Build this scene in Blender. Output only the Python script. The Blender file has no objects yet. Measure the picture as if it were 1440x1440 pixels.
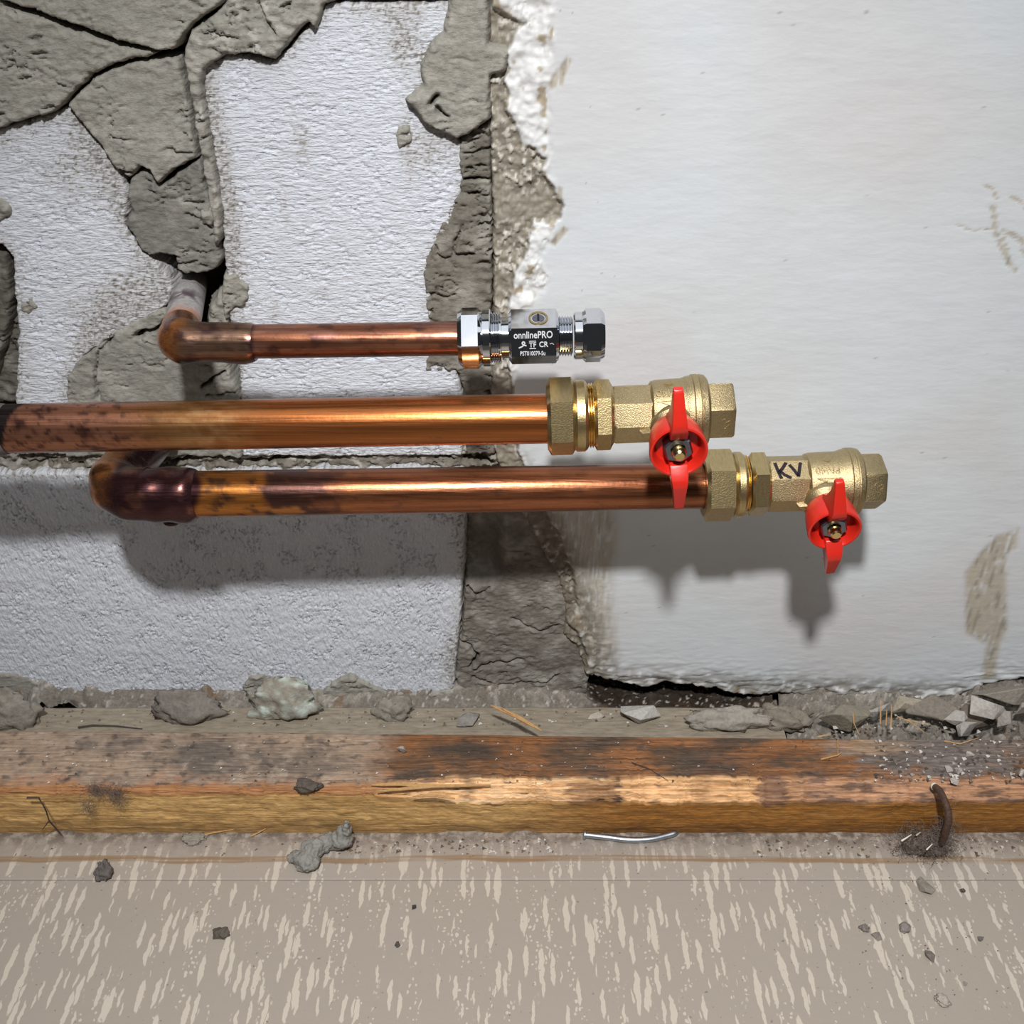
import bpy, bmesh, math, random
import numpy as np
from mathutils import Vector, Matrix, noise as mnoise

# ------------------------------------------------------------------ camera, world, lamp, exposure
SC = bpy.context.scene
COL = SC.collection
W, H, TH, F = 0.5, 0.476, math.radians(33.0), 1500.0      # wall distance, camera height, downward pitch, focal length in pixels
CAM = np.array([0.0, -W, H])
cd = bpy.data.cameras.new('camera'); cam = bpy.data.objects.new('camera', cd); COL.objects.link(cam)
cam.location = CAM; cam.rotation_euler = (math.pi/2 - TH, 0, 0)
cd.sensor_width = 36.0; cd.lens = 36.0*F/1440.0; cd.clip_start = 0.01; cd.clip_end = 50
SC.camera = cam
wd = bpy.data.worlds.new('world'); SC.world = wd; wd.use_nodes = True
wd.node_tree.nodes['Background'].inputs[0].default_value = (0.95, 0.97, 1.0, 1)
wd.node_tree.nodes['Background'].inputs[1].default_value = 0.035
# the lamp worn above and behind the camera (its shadows fall below the pipes)
ld = bpy.data.lights.new('head_lamp', 'SPOT'); lamp = bpy.data.objects.new('head_lamp', ld); COL.objects.link(lamp)
lamp.location = (-0.018, -0.615, 0.875)
_aim = Vector((0.06, -0.09, 0.0)) - lamp.location
lamp.rotation_euler = _aim.to_track_quat('-Z', 'Y').to_euler()
ld.energy = 36.0; ld.spot_size = math.radians(78); ld.spot_blend = 1.0; ld.shadow_soft_size = 0.024
ld.color = (1.0, 0.99, 0.985)
# the room's broad ceiling light
cl_d = bpy.data.lights.new('ceiling_lamp', 'AREA'); cl_o = bpy.data.objects.new('ceiling_lamp', cl_d); COL.objects.link(cl_o)
cl_d.shape = 'RECTANGLE'; cl_d.size = 2.4; cl_d.size_y = 2.0; cl_d.energy = 17.0; cl_d.color = (0.93, 0.96, 1.0)
cl_o.location = (0.1, -1.0, 2.35)
SC.view_settings.view_transform = 'Standard'; SC.view_settings.look = 'None'
SC.view_settings.gamma = 1.0; SC.view_settings.use_curve_mapping = False
SC.view_settings.exposure = 0.0
SC.cycles.use_denoising = True
SC.cycles.max_bounces = 6

# ------------------------------------------------------------------ helpers
def ray(u, v):
    a, b = (u-720)/F, (v-720)/F
    c, s = math.cos(TH), math.sin(TH)
    return np.array([a, c - b*s, -s - b*c])
def at(u, v, y):                       # point of the upright plane at depth y
    d = ray(u, v); return CAM + d*((y-CAM[1])/d[1])
def on(u, v, z):                       # point of the level plane at height z
    d = ray(u, v); return CAM + d*((z-CAM[2])/d[2])
def mpp(p):                            # metres to a pixel at point p
    q = np.asarray(p) - CAM
    return (q[1]*math.cos(TH) - q[2]*math.sin(TH))/F
def lin(r, g, b):
    f = lambda c: (c/255/12.92) if c/255 <= .04045 else ((c/255+.055)/1.055)**2.4
    return np.array([f(r), f(g), f(b)])
def sst(a, b, x):
    t = np.clip((x-a)/(b-a), 0, 1); return t*t*(3-2*t)
def mix(a, b, t):
    return a + (b-a)*np.asarray(t)[..., None]

_P = {}
def perlin(x, y, seed=0):
    if seed not in _P:
        r = np.random.RandomState(seed+11); p = r.permutation(512); g = r.rand(512)*2*np.pi
        _P[seed] = (p, np.cos(g), np.sin(g))
    p, gx, gy = _P[seed]
    xi = np.floor(x).astype(np.int64); yi = np.floor(y).astype(np.int64)
    xf, yf = x-xi, y-yi
    def g(ix, iy, dx, dy):
        h = p[(p[ix & 511] + iy) & 511]; return gx[h]*dx + gy[h]*dy
    u = xf*xf*xf*(xf*(xf*6-15)+10); v = yf*yf*yf*(yf*(yf*6-15)+10)
    a = g(xi, yi, xf, yf); b = g(xi+1, yi, xf-1, yf); c = g(xi, yi+1, xf, yf-1); d = g(xi+1, yi+1, xf-1, yf-1)
    return ((a+(b-a)*u) + ((c+(d-c)*u)-(a+(b-a)*u))*v)*1.5
def fbm(x, y, seed=0, octv=4, gain=.5):
    s = 0; a = 1; t = 0
    for i in range(octv):
        s = s + a*perlin(x*2**i, y*2**i, seed+i); t += a; a *= gain
    return s/t
def cells(x, y, seed=0):               # worley: distance to nearest and difference to the second, and cell random
    r = np.random.RandomState(seed+5); jx = r.rand(64, 64); jy = r.rand(64, 64); jr = r.rand(64, 64)
    xi = np.floor(x).astype(int); yi = np.floor(y).astype(int)
    f1 = np.full(x.shape, 9.); f2 = f1.copy(); rr = np.zeros(x.shape)
    for a in (-1, 0, 1):
        for b in (-1, 0, 1):
            cx, cy = (xi+a) & 63, (yi+b) & 63
            d = np.hypot(xi+a+jx[cx, cy]-x, yi+b+jy[cx, cy]-y)
            n = d < f1
            f2 = np.where(n, f1, np.minimum(f2, d)); rr = np.where(n, jr[cx, cy], rr); f1 = np.where(n, d, f1)
    return f1, f2-f1, rr
def seg_dist(x, y, pts, closed=False):
    d = np.full(x.shape, 1e9); P = list(pts) + ([pts[0]] if closed else [])
    for (ax, ay), (bx, by) in zip(P[:-1], P[1:]):
        ex, ey = bx-ax, by-ay; L = ex*ex+ey*ey+1e-18
        t = np.clip(((x-ax)*ex+(y-ay)*ey)/L, 0, 1)
        d = np.minimum(d, np.hypot(x-ax-t*ex, y-ay-t*ey))
    return d
def sdf(x, y, pts):
    d = seg_dist(x, y, pts, True); ins = np.zeros(x.shape, bool); n = len(pts)
    for i in range(n):
        (ax, ay), (bx, by) = pts[i], pts[(i+1) % n]
        c = (ay > y) != (by > y)
        ins ^= c & (x < (bx-ax)*(y-ay)/(by-ay+1e-18)+ax)
    return np.where(ins, d, -d)

def link(name, me, mat=None, parent=None, smooth=None):
    o = bpy.data.objects.new(name, me); COL.objects.link(o)
    if mat is not None and not me.materials: me.materials.append(mat)
    if parent is not None: o.parent = parent
    return o
def np_mesh(name, V, Fq, col=None, smooth=True):
    me = bpy.data.meshes.new(name); Fq = np.asarray(Fq); m, k = Fq.shape
    me.vertices.add(len(V)); me.vertices.foreach_set('co', np.asarray(V, np.float32).ravel())
    me.loops.add(m*k); me.loops.foreach_set('vertex_index', Fq.astype(np.int32).ravel())
    me.polygons.add(m); me.polygons.foreach_set('loop_start', np.arange(0, m*k, k, dtype=np.int32))
    me.update(calc_edges=True)
    me.polygons.foreach_set('use_smooth', np.full(m, bool(smooth)))
    if col is not None:
        a = me.color_attributes.new('Col', 'FLOAT_COLOR', 'POINT')
        a.data.foreach_set('color', np.concatenate([col, np.ones((len(col), 1))], 1).astype(np.float32).ravel())
    return me
def empty(name, label=None, cat=None, group=None, loc=(0, 0, 0)):
    o = bpy.data.objects.new(name, None); COL.objects.link(o); o.location = loc; o.empty_display_size = .01
    return tag(o, label, cat, group)
def tag(o, label=None, cat=None, group=None, kind=None):
    if label: o['label'] = label
    if cat: o['category'] = cat
    if group: o['group'] = group
    if kind: o['kind'] = kind
    return o

# ------------------------------------------------------------------ materials
def new_mat(name):
    m = bpy.data.materials.new(name); m.use_nodes = True
    nt = m.node_tree; return m, nt, nt.nodes['Principled BSDF']
def N(nt, typ, **kw):
    n = nt.nodes.new(typ)
    for k, v in kw.items():
        if k in n.inputs: n.inputs[k].default_value = v
        else: setattr(n, k, v)
    return n
def coords(nt, scale):
    t = N(nt, 'ShaderNodeTexCoord'); m = N(nt, 'ShaderNodeMapping'); m.inputs['Scale'].default_value = scale
    nt.links.new(t.outputs['Object'], m.inputs[0]); return m.outputs[0]
def math_n(nt, op, a, b=None, clamp=False):
    n = N(nt, 'ShaderNodeMath', operation=op, use_clamp=clamp)
    for i, x in enumerate((a, b)):
        if x is None: continue
        if isinstance(x, (int, float)): n.inputs[i].default_value = x
        else: nt.links.new(x, n.inputs[i])
    return n.outputs[0]
def rng(nt, x, a, b, c=0., d=1.):
    n = N(nt, 'ShaderNodeMapRange'); nt.links.new(x, n.inputs[0])
    for i, v in enumerate((a, b, c, d)): n.inputs[i+1].default_value = v
    return n.outputs[0]
def cmix(nt, fac, a, b, blend='MIX'):
    n = N(nt, 'ShaderNodeMix', data_type='RGBA', blend_type=blend)
    for i, x in ((0, fac), (6, a), (7, b)):
        if isinstance(x, (int, float)): n.inputs[i].default_value = x
        elif hasattr(x, 'is_linked'): nt.links.new(x, n.inputs[i])
        else: n.inputs[i].default_value = (*x, 1)
    return n.outputs[2]
def grain_mat(name, rough=.85, metal=0., var=.2, vscale=(600, 600, 600), bumps=(), color=None, spec=.3, rough_var=0., coat=0.):
    m, nt, b = new_mat(name)
    if color is None:
        c = N(nt, 'ShaderNodeVertexColor', layer_name='Col').outputs[0]
    else:
        c = N(nt, 'ShaderNodeRGB'); c.outputs[0].default_value = (*color, 1); c = c.outputs[0]
    n = N(nt, 'ShaderNodeTexNoise', Detail=4., Roughness=.6, Scale=1.); nt.links.new(coords(nt, vscale), n.inputs['Vector'])
    k = rng(nt, n.outputs[0], .25, .75, 1-var, 1+var)
    cc = N(nt, 'ShaderNodeCombineColor')
    for i in range(3): nt.links.new(k, cc.inputs[i])
    nt.links.new(cmix(nt, 1., c, cc.outputs[0], 'MULTIPLY'), b.inputs['Base Color'])
    b.inputs['Roughness'].default_value = rough; b.inputs['Metallic'].default_value = metal
    b.inputs['Specular IOR Level'].default_value = spec; b.inputs['Coat Weight'].default_value = coat
    if rough_var: nt.links.new(rng(nt, n.outputs[0], .25, .75, rough-rough_var, rough+rough_var), b.inputs['Roughness'])
    prev = None
    for sc, dist, det in bumps:
        nn = N(nt, 'ShaderNodeTexNoise', Detail=float(det), Roughness=.55, Scale=1.); nt.links.new(coords(nt, sc), nn.inputs['Vector'])
        bp = N(nt, 'ShaderNodeBump', Strength=1., Distance=dist); nt.links.new(nn.outputs[0], bp.inputs['Height'])
        if prev is not None: nt.links.new(prev, bp.inputs['Normal'])
        prev = bp.outputs[0]
    if prev is not None: nt.links.new(prev, b.inputs['Normal'])
    return m
M = {}
M['mortar'] = grain_mat('mortar', .93, var=.18, vscale=(420, 420, 420), bumps=(((260, 260, 620), .0006, 4), ((1500, 1500, 1500), .00022, 2)), spec=.2)
M['block_paint'] = grain_mat('block_paint', .7, var=.07, vscale=(500, 500, 1200), bumps=(((250, 250, 950), .0013, 4),), spec=.35)
M['block_paint_low'] = grain_mat('block_paint_lower', .7, var=.08, vscale=(900, 900, 420), bumps=(((620, 620, 260), .0017, 4),), spec=.35)
M['plaster'] = grain_mat('plaster_paint', .55, var=.025, vscale=(30, 30, 60), bumps=(((40, 40, 120), .00035, 3), ((200, 200, 500), .00010, 3)), spec=.4)
M['core'] = grain_mat('wall_core', .95, color=lin(62, 58, 52), bumps=(((150, 150, 150), .002, 4),), spec=.1)
M['wood'] = grain_mat('batten_wood', .62, var=.28, vscale=(35, 900, 900), bumps=(((30, 700, 700), .0006, 4), ((400, 900, 900), .0003, 3)), spec=.35)
M['dust'] = grain_mat('dust_and_rubble', .95, var=.3, vscale=(700, 700, 700), bumps=(((500, 500, 500), .0008, 4),), spec=.15)
M['stone'] = grain_mat('mortar_lump', .93, var=.2, vscale=(500, 500, 500), bumps=(((450, 450, 450), .0007, 4),), spec=.2)
M['strip'] = grain_mat('weathered_strip', .85, var=.3, vscale=(120, 500, 500), color=lin(142, 132, 116), bumps=(((60, 500, 500), .0005, 4),), spec=.2)
M['copper'] = grain_mat('copper', .27, .82, var=.28, vscale=(14, 1300, 1300), bumps=(((60, 1800, 1800), .00004, 3), ((260, 260, 260), .00006, 3)), rough_var=.08)
M['soot'] = grain_mat('sooted_copper', .62, .35, var=.3, vscale=(300, 300, 300), bumps=(((300, 300, 300), .0002, 3),))
M['brass_cast'] = grain_mat('blasted_brass', .46, 1., var=.22, vscale=(1500, 1500, 1500), color=np.array([.46, .365, .205]), bumps=(((2200, 2200, 2200), .0002, 2),))
M['brass_turned'] = grain_mat('turned_brass', .36, 1., var=.14, vscale=(900, 250, 250), color=np.array([.50, .39, .20]), bumps=(((1500, 1500, 1500), .00010, 3),))
M['brass_bright'] = grain_mat('bright_brass', .2, 1., var=.1, color=np.array([.78, .58, .26]))
M['chrome'] = grain_mat('chrome', .07, 1., var=.02, color=np.array([.62, .64, .68]), bumps=(((120, 120, 120), .00003, 2),))
M['steel'] = grain_mat('zinc_steel', .34, 1., var=.15, color=np.array([.22, .235, .28]), bumps=(((600, 600, 600), .00008, 3),))
M['red'] = grain_mat('red_coating', .33, var=.04, color=np.array([.60, .020, .010]), spec=.5, bumps=(((140, 140, 140), .00012, 2),))
M['limed'] = grain_mat('limed_pipe', .6, .15, var=.2, bumps=(((400, 400, 400), .0005, 4),))
M['zinc'] = grain_mat('galvanised', .4, 1., var=.15, color=np.array([.46, .50, .56]))
M['ink'] = grain_mat('marker_ink', .5, color=lin(30, 15, 28), spec=.4)
M['etch'] = grain_mat('etched_lettering', .75, color=lin(205, 205, 208), var=.1)
M['fluff'] = grain_mat('dust_fluff', .95, color=lin(112, 100, 92), var=.35)
M['rust'] = grain_mat('rusted_iron', .75, .3, color=lin(86, 66, 56), var=.35, bumps=(((700, 700, 700), .0006, 4),))
M['straw'] = grain_mat('straw', .7, color=lin(186, 146, 98), var=.25)
M['hair'] = grain_mat('dark_fibre', .8, color=lin(70, 62, 56), var=.2)
M['tape'] = grain_mat('white_tape', .6, color=lin(225, 220, 205), var=.06)

# ------------------------------------------------------------------ height-field pieces of the wall
def lines(a, b, res, lo, hi, coarse=.006):
    out = [a]; x = a
    while x < b:
        x += res if lo <= x <= hi else (min(coarse, max(res, lo-x)) if x < lo else coarse); out.append(min(x, b))
    return np.array(out)
def wp(pts):                           # photo points -> (x, z) on the wall's face; points beyond the frame run on
    out = []
    for u, v in pts:
        p = at(u, max(v, -60), 0.0); x, z = p[0], p[2]
        if v <= -100: z = .70
        if u <= -100: x = -.62
        if u >= 1540: x = .70
        if v >= 1100: z = -.004
        out.append((x, z))
    return out
def wall_piece(name, pts, mat, parent, hf, colf, depth=.018, res=.0007, jag=((.0012, 180),), edge=.002, cracks=(), seed=0, label=None, raw=None):
    P = raw or wp(pts); xs = [p[0] for p in P]; zs = [p[1] for p in P]; mg = .004
    gx = lines(min(xs)-mg, max(xs)+mg, res, -.30, .31); gz = lines(min(zs)-mg, max(zs)+mg, res, -.01, .425)
    X, Z = np.meshgrid(gx, gz)
    d = sdf(X, Z, P)
    for i, (a, s) in enumerate(jag): d = d + a*fbm(X*s, Z*s, seed+40+i, 3, .6)
    for c, w in cracks:
        cp = wp(c); cd_ = seg_dist(X+.0015*fbm(X*170, Z*170, seed+7, 3), Z+.0015*fbm(X*170, Z*170, seed+9, 3), cp)
        d = np.minimum(d, cd_ - w*(.65+.9*fbm(X*110, Z*110, seed+3, 2)))
    t = np.clip((d+edge*.5)/edge, 0, 1); prof = np.sqrt(1-(1-t)**2)
    hgt = hf(X, Z, d)
    Y = -(-depth + (depth+hgt)*prof)
    colr = colf(X, Z, d, hgt)
    keep = d > -edge*.5
    kc = keep[:-1, :-1] | keep[1:, :-1] | keep[:-1, 1:] | keep[1:, 1:]
    idx = np.arange(X.size).reshape(X.shape)
    q = np.stack([idx[:-1, :-1][kc], idx[:-1, 1:][kc], idx[1:, 1:][kc], idx[1:, :-1][kc]], 1)
    used = np.zeros(X.size, bool); used[q.ravel()] = True
    remap = np.cumsum(used)-1
    V = np.stack([X, Y, Z], -1).reshape(-1, 3)[used]
    me = np_mesh(name, V, remap[q], colr.reshape(-1, 3)[used])
    o = link(name, me, mat, parent)
    if label: o['label'] = label
    return o

GREY, GREY2, GREYD = lin(149, 146, 137), lin(166, 162, 153), lin(96, 92, 85)
WHITE, BEIGE = lin(214, 218, 226), lin(176, 166, 146)
def mortar_h(base=0., rough=1., seed=0, tears=1.):
    def f(X, Z, d):
        h = base + rough*(.0016*fbm(X*45, Z*45, seed, 3) + .0008*fbm(X*210, Z*300, seed+5, 4, .65))
        wx, wz = X+.004*fbm(X*70, Z*70, seed+14, 2), Z+.003*fbm(X*70, Z*70, seed+15, 2)
        t = fbm(wx*85+.35*wz*95, wz*300, seed+13, 3); m = sst(-.2, .2, fbm(X*38, Z*38, seed+19, 2))
        r = 1-np.abs(fbm(wx*60+.2*wz*60, wz*150, seed+16, 3))*2       # ragged folds where the trowel dragged
        edge = np.clip(1-d/.010, 0, 1)
        return h - tears*(.0026*sst(.26, .38, t)*m + .0016*sst(.93, .99, r)*m) + rough*.0022*edge*fbm(X*150, Z*190, seed+18, 3)
    return f
def mortar_c(tone=GREY, seed=0, pale=0.):
    def f(X, Z, d, h):
        c = mix(np.broadcast_to(tone, X.shape+(3,)), GREY2, sst(-.1, .5, fbm(X*60, Z*60, seed+23, 3))*.6)
        c = mix(c, tone*.72, sst(.1, .5, fbm(X*120, Z*260, seed+29, 3))*.5)
        if pale: c = mix(c, lin(196, 192, 184), pale*sst(.15, .3, fbm(X*150, Z*150, seed+31, 4)))
        return c
    return f
def block_h(base=0., amp=1., lo=False):
    sx, sz = (330, 170) if lo else (130, 380)
    cx, cz = (300, 130) if lo else (110, 360)
    def f(X, Z, d):
        ck = sst(.86, .97, 1-2*np.abs(fbm(X*cx, Z*cz, 65, 3, .6)))*sst(-.25, .25, fbm(X*70, Z*70, 67, 2))
        return base + amp*(.0006*fbm(X*25, Z*25, 61, 3) + .00045*fbm(X*sx, Z*sz, 63, 3)) - .0010*ck
    return f
def block_c(dirt=.25, edge=.012, seed=0, spots=()):
    def f(X, Z, d, h):
        c = np.broadcast_to(WHITE, X.shape+(3,)).copy()
        n = fbm(X*330, Z*520, seed+71, 4, .7); big = fbm(X*28, Z*28, seed+75, 3)
        k = np.clip(1-d/edge, 0, 1)**1.5 + dirt*sst(-.2, .6, big)
        for (u, v, ru, rv, s) in spots:
            p = at(u, v, 0); q = mpp(p); r = np.hypot((X-p[0])/(ru*q), (Z-p[2])/(rv*q*1.2)); k = k + s*np.clip(1.25-r, 0, 1)
        sp = fbm(X*520, Z*640, seed+77, 3, .7)
        c = mix(c, lin(176, 170, 160), sst(.1, .8, k*.6+n*.6)*.5)
        c = mix(c, lin(118, 110, 100), sst(.42, .66, np.minimum(k, 1.1)*.42+n*.55+sp*.55)*.85)
        return c
    return f

core = bpy.data.meshes.new('wall_back')
bm = bmesh.new(); bmesh.ops.create_cube(bm, size=1, matrix=Matrix.Translation((0, .07, .40)) @ Matrix.Diagonal((1.6, .08, 1.0, 1))); bm.to_mesh(core); bm.free()
wall = link('wall_back', core, M['core']); tag(wall, 'old lightweight block wall with grey mortar and broken plaster behind the pipes', kind='structure')

# white painted blocks
B1 = [(-150, 178), (0, 180), (42, 168), (72, 158), (96, 150), (122, 182), (150, 215), (172, 250), (180, 270), (178, 300), (175, 318), (195, 348), (214, 366), (232, 384), (242, 402), (238, 425), (215, 448), (160, 474), (120, 500), (100, 540), (98, 640), (22, 640), (20, 560), (24, 470), (20, 420), (16, 362), (0, 345), (-150, 345)]
wall_piece('block', B1, M['block_paint'], wall, block_h(-.0005, 1.3), block_c(.55, .016, 3, ((150, 400, 90, 60, .4), (120, 250, 90, 60, .4), (205, 430, 60, 50, .9), (130, 470, 50, 40, .9))), seed=1, label='dirty white painted block beside the riser hole')
B2 = [(284, 84), (300, 82), (330, 76), (385, 85), (410, 62), (435, 34), (452, 20), (456, 6), (640, 4), (630, 45), (610, 80), (606, 120), (600, 140), (650, 200), (652, 250), (648, 275), (628, 325), (610, 352), (604, 385), (606, 430), (612, 480), (640, 510), (652, 560), (650, 642), (340, 642), (338, 560), (334, 500), (322, 450), (318, 400), (314, 350), (312, 300), (306, 250), (298, 200), (290, 150), (284, 110)]
wall_piece('block', B2, M['block_paint'], wall, block_h(0), block_c(.16, .010, 9, ((318, 290, 34, 190, 1.0), (545, 50, 60, 45, .6), (600, 205, 40, 45, .9), (425, 200, 16, 40, .8), (400, 290, 10, 50, .7), (575, 75, 30, 60, .7), (570, 200, 14, 60, .7), (455, 410, 16, 16, .7), (386, 440, 10, 40, .7))), seed=2, label='clean white painted block above the pipes')
B3 = [(-150, 664), (0, 664), (200, 664), (400, 662), (560, 658), (654, 660), (655, 720), (652, 800), (648, 870), (642, 930), (638, 985), (520, 990), (0, 990), (-150, 990)]
wall_piece('block', B3, M['block_paint_low'], wall, block_h(.0005, 1., True), block_c(.14, .012, 15, ((620, 930, 60, 50, .6), (330, 945, 90, 22, .5), (80, 950, 90, 22, .4), (640, 720, 40, 60, .5), (140, 700, 30, 40, .35))), jag=((.0008, 220),), seed=3, label='wide white painted block below the pipes')
wall_piece('mortar_patch', [(-150, 945), (0, 944), (32, 946), (62, 962), (95, 974), (90, 995), (-150, 995)], M['mortar'], wall, mortar_h(.002, .8, 55), mortar_c(GREY, 55), seed=51)
wall_piece('mortar_patch', [(456, 968), (474, 952), (494, 945), (514, 956), (545, 970), (600, 972), (640, 966), (640, 996), (450, 996)], M['mortar'], wall, mortar_h(.003, 1, 57), mortar_c(GREY, 57), seed=52)
wall_piece('mortar_patch', [(340, 964), (350, 950), (368, 946), (384, 956), (392, 972), (380, 990), (335, 990)], M['mortar'], wall, mortar_h(.002, 1, 58), mortar_c(GREY, 58), seed=53)
wall_piece('block', [(-150, 360), (-20, 358), (4, 362), (10, 420), (5, 470), (-20, 560), (-150, 560)], M['mortar'], wall, mortar_h(-.004, 1, 5), mortar_c(GREYD, 5), seed=4)
wall_piece('block', [(-150, 2), (0, -4), (0, -100), (-150, -100)], M['block_paint'], wall, block_h(-.01), block_c(.3, .01, 5), seed=5, res=.002)
wall_piece('block', [(456, 0), (640, 0), (640, -150), (456, -150)], M['block_paint'], wall, block_h(0), block_c(.2, .01, 5), seed=6, res=.002)

# grey mortar, cracked into slabs
SA = [(-150, -150), (0, -150), (0, 0), (26, 10), (60, 19), (96, 35), (126, 44), (160, 58), (197, 65), (225, 72), (205, 78), (165, 85), (133, 102), (110, 125), (95, 142), (75, 155), (40, 165), (0, 178), (-150, 182)]
SB = [(0, -150), (330, -150), (316, 0), (300, 14), (282, 26), (268, 38), (256, 58), (245, 68), (228, 68), (199, 60), (166, 51), (130, 37), (100, 28), (60, 12), (26, 3), (4, -4)]
SCp = [(264, 60), (273, 42), (286, 29), (305, 17), (322, 0), (336, -150), (500, -150), (470, 0), (456, 4), (452, 24), (446, 38), (436, 29), (421, 39), (405, 62), (386, 82), (351, 71), (320, 76), (301, 85), (290, 96), (287, 120), (291, 160), (298, 200), (306, 240), (312, 290), (314, 330), (305, 345), (301, 300), (293, 262), (286, 215), (276, 165), (269, 120), (262, 80)]
SE = [(98, 146), (112, 130), (137, 107), (167, 91), (205, 84), (254, 78), (261, 120), (271, 170), (279, 220), (262, 227), (240, 243), (224, 256), (213, 237), (199, 232), (183, 249), (165, 235), (145, 205), (120, 175)]
SF = [(184, 254), (200, 237), (211, 241), (221, 262), (242, 249), (278, 225), (285, 235), (291, 262), (299, 300), (304, 340), (314, 366), (306, 377), (290, 383), (262, 384), (249, 376), (247, 361), (225, 355), (210, 359), (195, 346), (188, 330), (176, 315), (185, 295), (180, 270)]
MO = M['mortar']; JG = ((.0016, 130), (.0006, 500))
wall_piece('mortar_slab', SA, MO, wall, mortar_h(.0055, .9, 11), mortar_c(GREY, 11), jag=JG, seed=11)
wall_piece('mortar_slab', SB, MO, wall, mortar_h(.0075, .7, 17, .5), mortar_c(GREY, 17), jag=((.0009, 150), (.0005, 500)), seed=12)
wall_piece('mortar_slab', SCp, MO, wall, mortar_h(.0055, 1.1, 23), mortar_c(GREY, 23, .5), jag=((.0009, 150), (.0005, 500)), seed=13, cracks=(([(366, 0), (378, 30), (390, 48)], .0004),))
wall_piece('mortar_slab', SE, MO, wall, mortar_h(.0035, .8, 31), mortar_c(GREY, 31), jag=((.0009, 150), (.0005, 500)), seed=14)
wall_piece('mortar_slab', SF, MO, wall, mortar_h(.0015, .8, 37, .8), mortar_c(lin(124, 122, 116), 37), jag=JG, seed=15, cracks=(([(290, 300), (283, 310), (300, 320)], .0003),))
wall_piece('mortar_lump', [(282, 296), (296, 290), (304, 304), (300, 316), (286, 314)], MO, wall, mortar_h(.004, 1, 3), mortar_c(GREY, 3), seed=16, edge=.004)
wall_piece('mortar_patch', [(314, 388), (332, 384), (350, 402), (350, 420), (338, 430), (322, 436), (318, 460), (313, 420)], MO, wall, mortar_h(.002, 1, 41), mortar_c(GREY, 41), jag=JG, seed=17)
wall_piece('mortar_patch', [(563, 180), (572, 176), (580, 186), (578, 198), (568, 202), (562, 208), (558, 192)], MO, wall, mortar_h(.0015, .6, 43), mortar_c(GREY, 43), depth=.004, seed=18)
wall_piece('mortar_patch', [(-150, 280), (0, 280), (12, 288), (14, 300), (0, 310), (-150, 310)], MO, wall, mortar_h(.002, 1, 47), mortar_c(GREY, 47), depth=.006, seed=19)
wall_piece('mortar_patch', [(30, 425), (45, 420), (50, 432), (40, 442), (29, 438)], MO, wall, mortar_h(.0003, .3, 47), mortar_c(GREY, 47), depth=.004, seed=20)
SG = [(95, 530), (110, 505), (140, 486), (156, 470), (200, 446), (228, 434), (240, 440), (245, 470), (262, 500), (292, 500), (318, 508), (330, 540), (338, 560), (340, 642), (92, 642)]
wall_piece('mortar_patch', SG, MO, wall, mortar_h(.0012, .7, 53, .5), mortar_c(lin(140, 138, 130), 53), jag=JG, seed=21, cracks=(([(158, 466), (154, 480), (140, 492), (134, 520), (138, 560)], .0006), ([(192, 472), (206, 466), (222, 462), (242, 446)], .0012), ([(283, 546), (300, 530), (318, 522)], .0007), ([(290, 555), (330, 552)], .0004)))
wall_piece('mortar_lump', [(290, 445), (302, 425), (314, 430), (322, 450), (320, 500), (290, 500)], MO, wall, mortar_h(-.004, 1.4, 59), mortar_c(GREY, 59), seed=22, edge=.004)
wall_piece('mortar_lump', [(-10, 470), (10, 462), (26, 468), (24, 520), (20, 580), (-20, 580)], MO, wall, mortar_h(-.012, 1.6, 60), mortar_c(GREYD, 60), seed=62, edge=.004)
# column between block and plaster
SH = [(636, -150), (692, -150), (688, 0), (688, 60), (716, 68), (712, 96), (690, 104), (688, 164), (660, 186), (642, 192), (612, 178), (598, 168), (573, 139), (584, 128), (596, 118), (593, 86), (612, 53), (625, 42), (634, 0)]
wall_piece('mortar_slab', SH, MO, wall, mortar_h(.0065, .6, 67, .4), mortar_c(GREY, 67), jag=((.0011, 150), (.0006, 500)), edge=.0035, seed=23, cracks=(([(606, 142), (614, 132)], .0012), ([(616, 150), (630, 160)], .0007)))
SI1 = [(645, 198), (664, 184), (690, 170), (690, 250), (650, 250), (645, 235)]
SI2 = [(650, 253), (690, 252), (692, 330), (692, 520), (698, 640), (656, 640), (650, 540), (640, 520), (598, 520), (602, 455), (598, 430), (595, 380), (605, 348), (622, 312), (636, 286), (646, 270)]
wall_piece('mortar_slab', SI1, MO, wall, mortar_h(.0005, 1, 73), mortar_c(lin(112, 107, 98), 73), jag=((.0008, 160),), seed=24)
wall_piece('mortar_slab', SI2, MO, wall, mortar_h(.0008, 1, 79), mortar_c(lin(118, 113, 104), 79), jag=JG, seed=25, cracks=(([(641, 360), (666, 357)], .0007), ([(612, 345), (615, 358), (628, 366), (638, 358), (640, 340), (650, 318)], .00035)))
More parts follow.
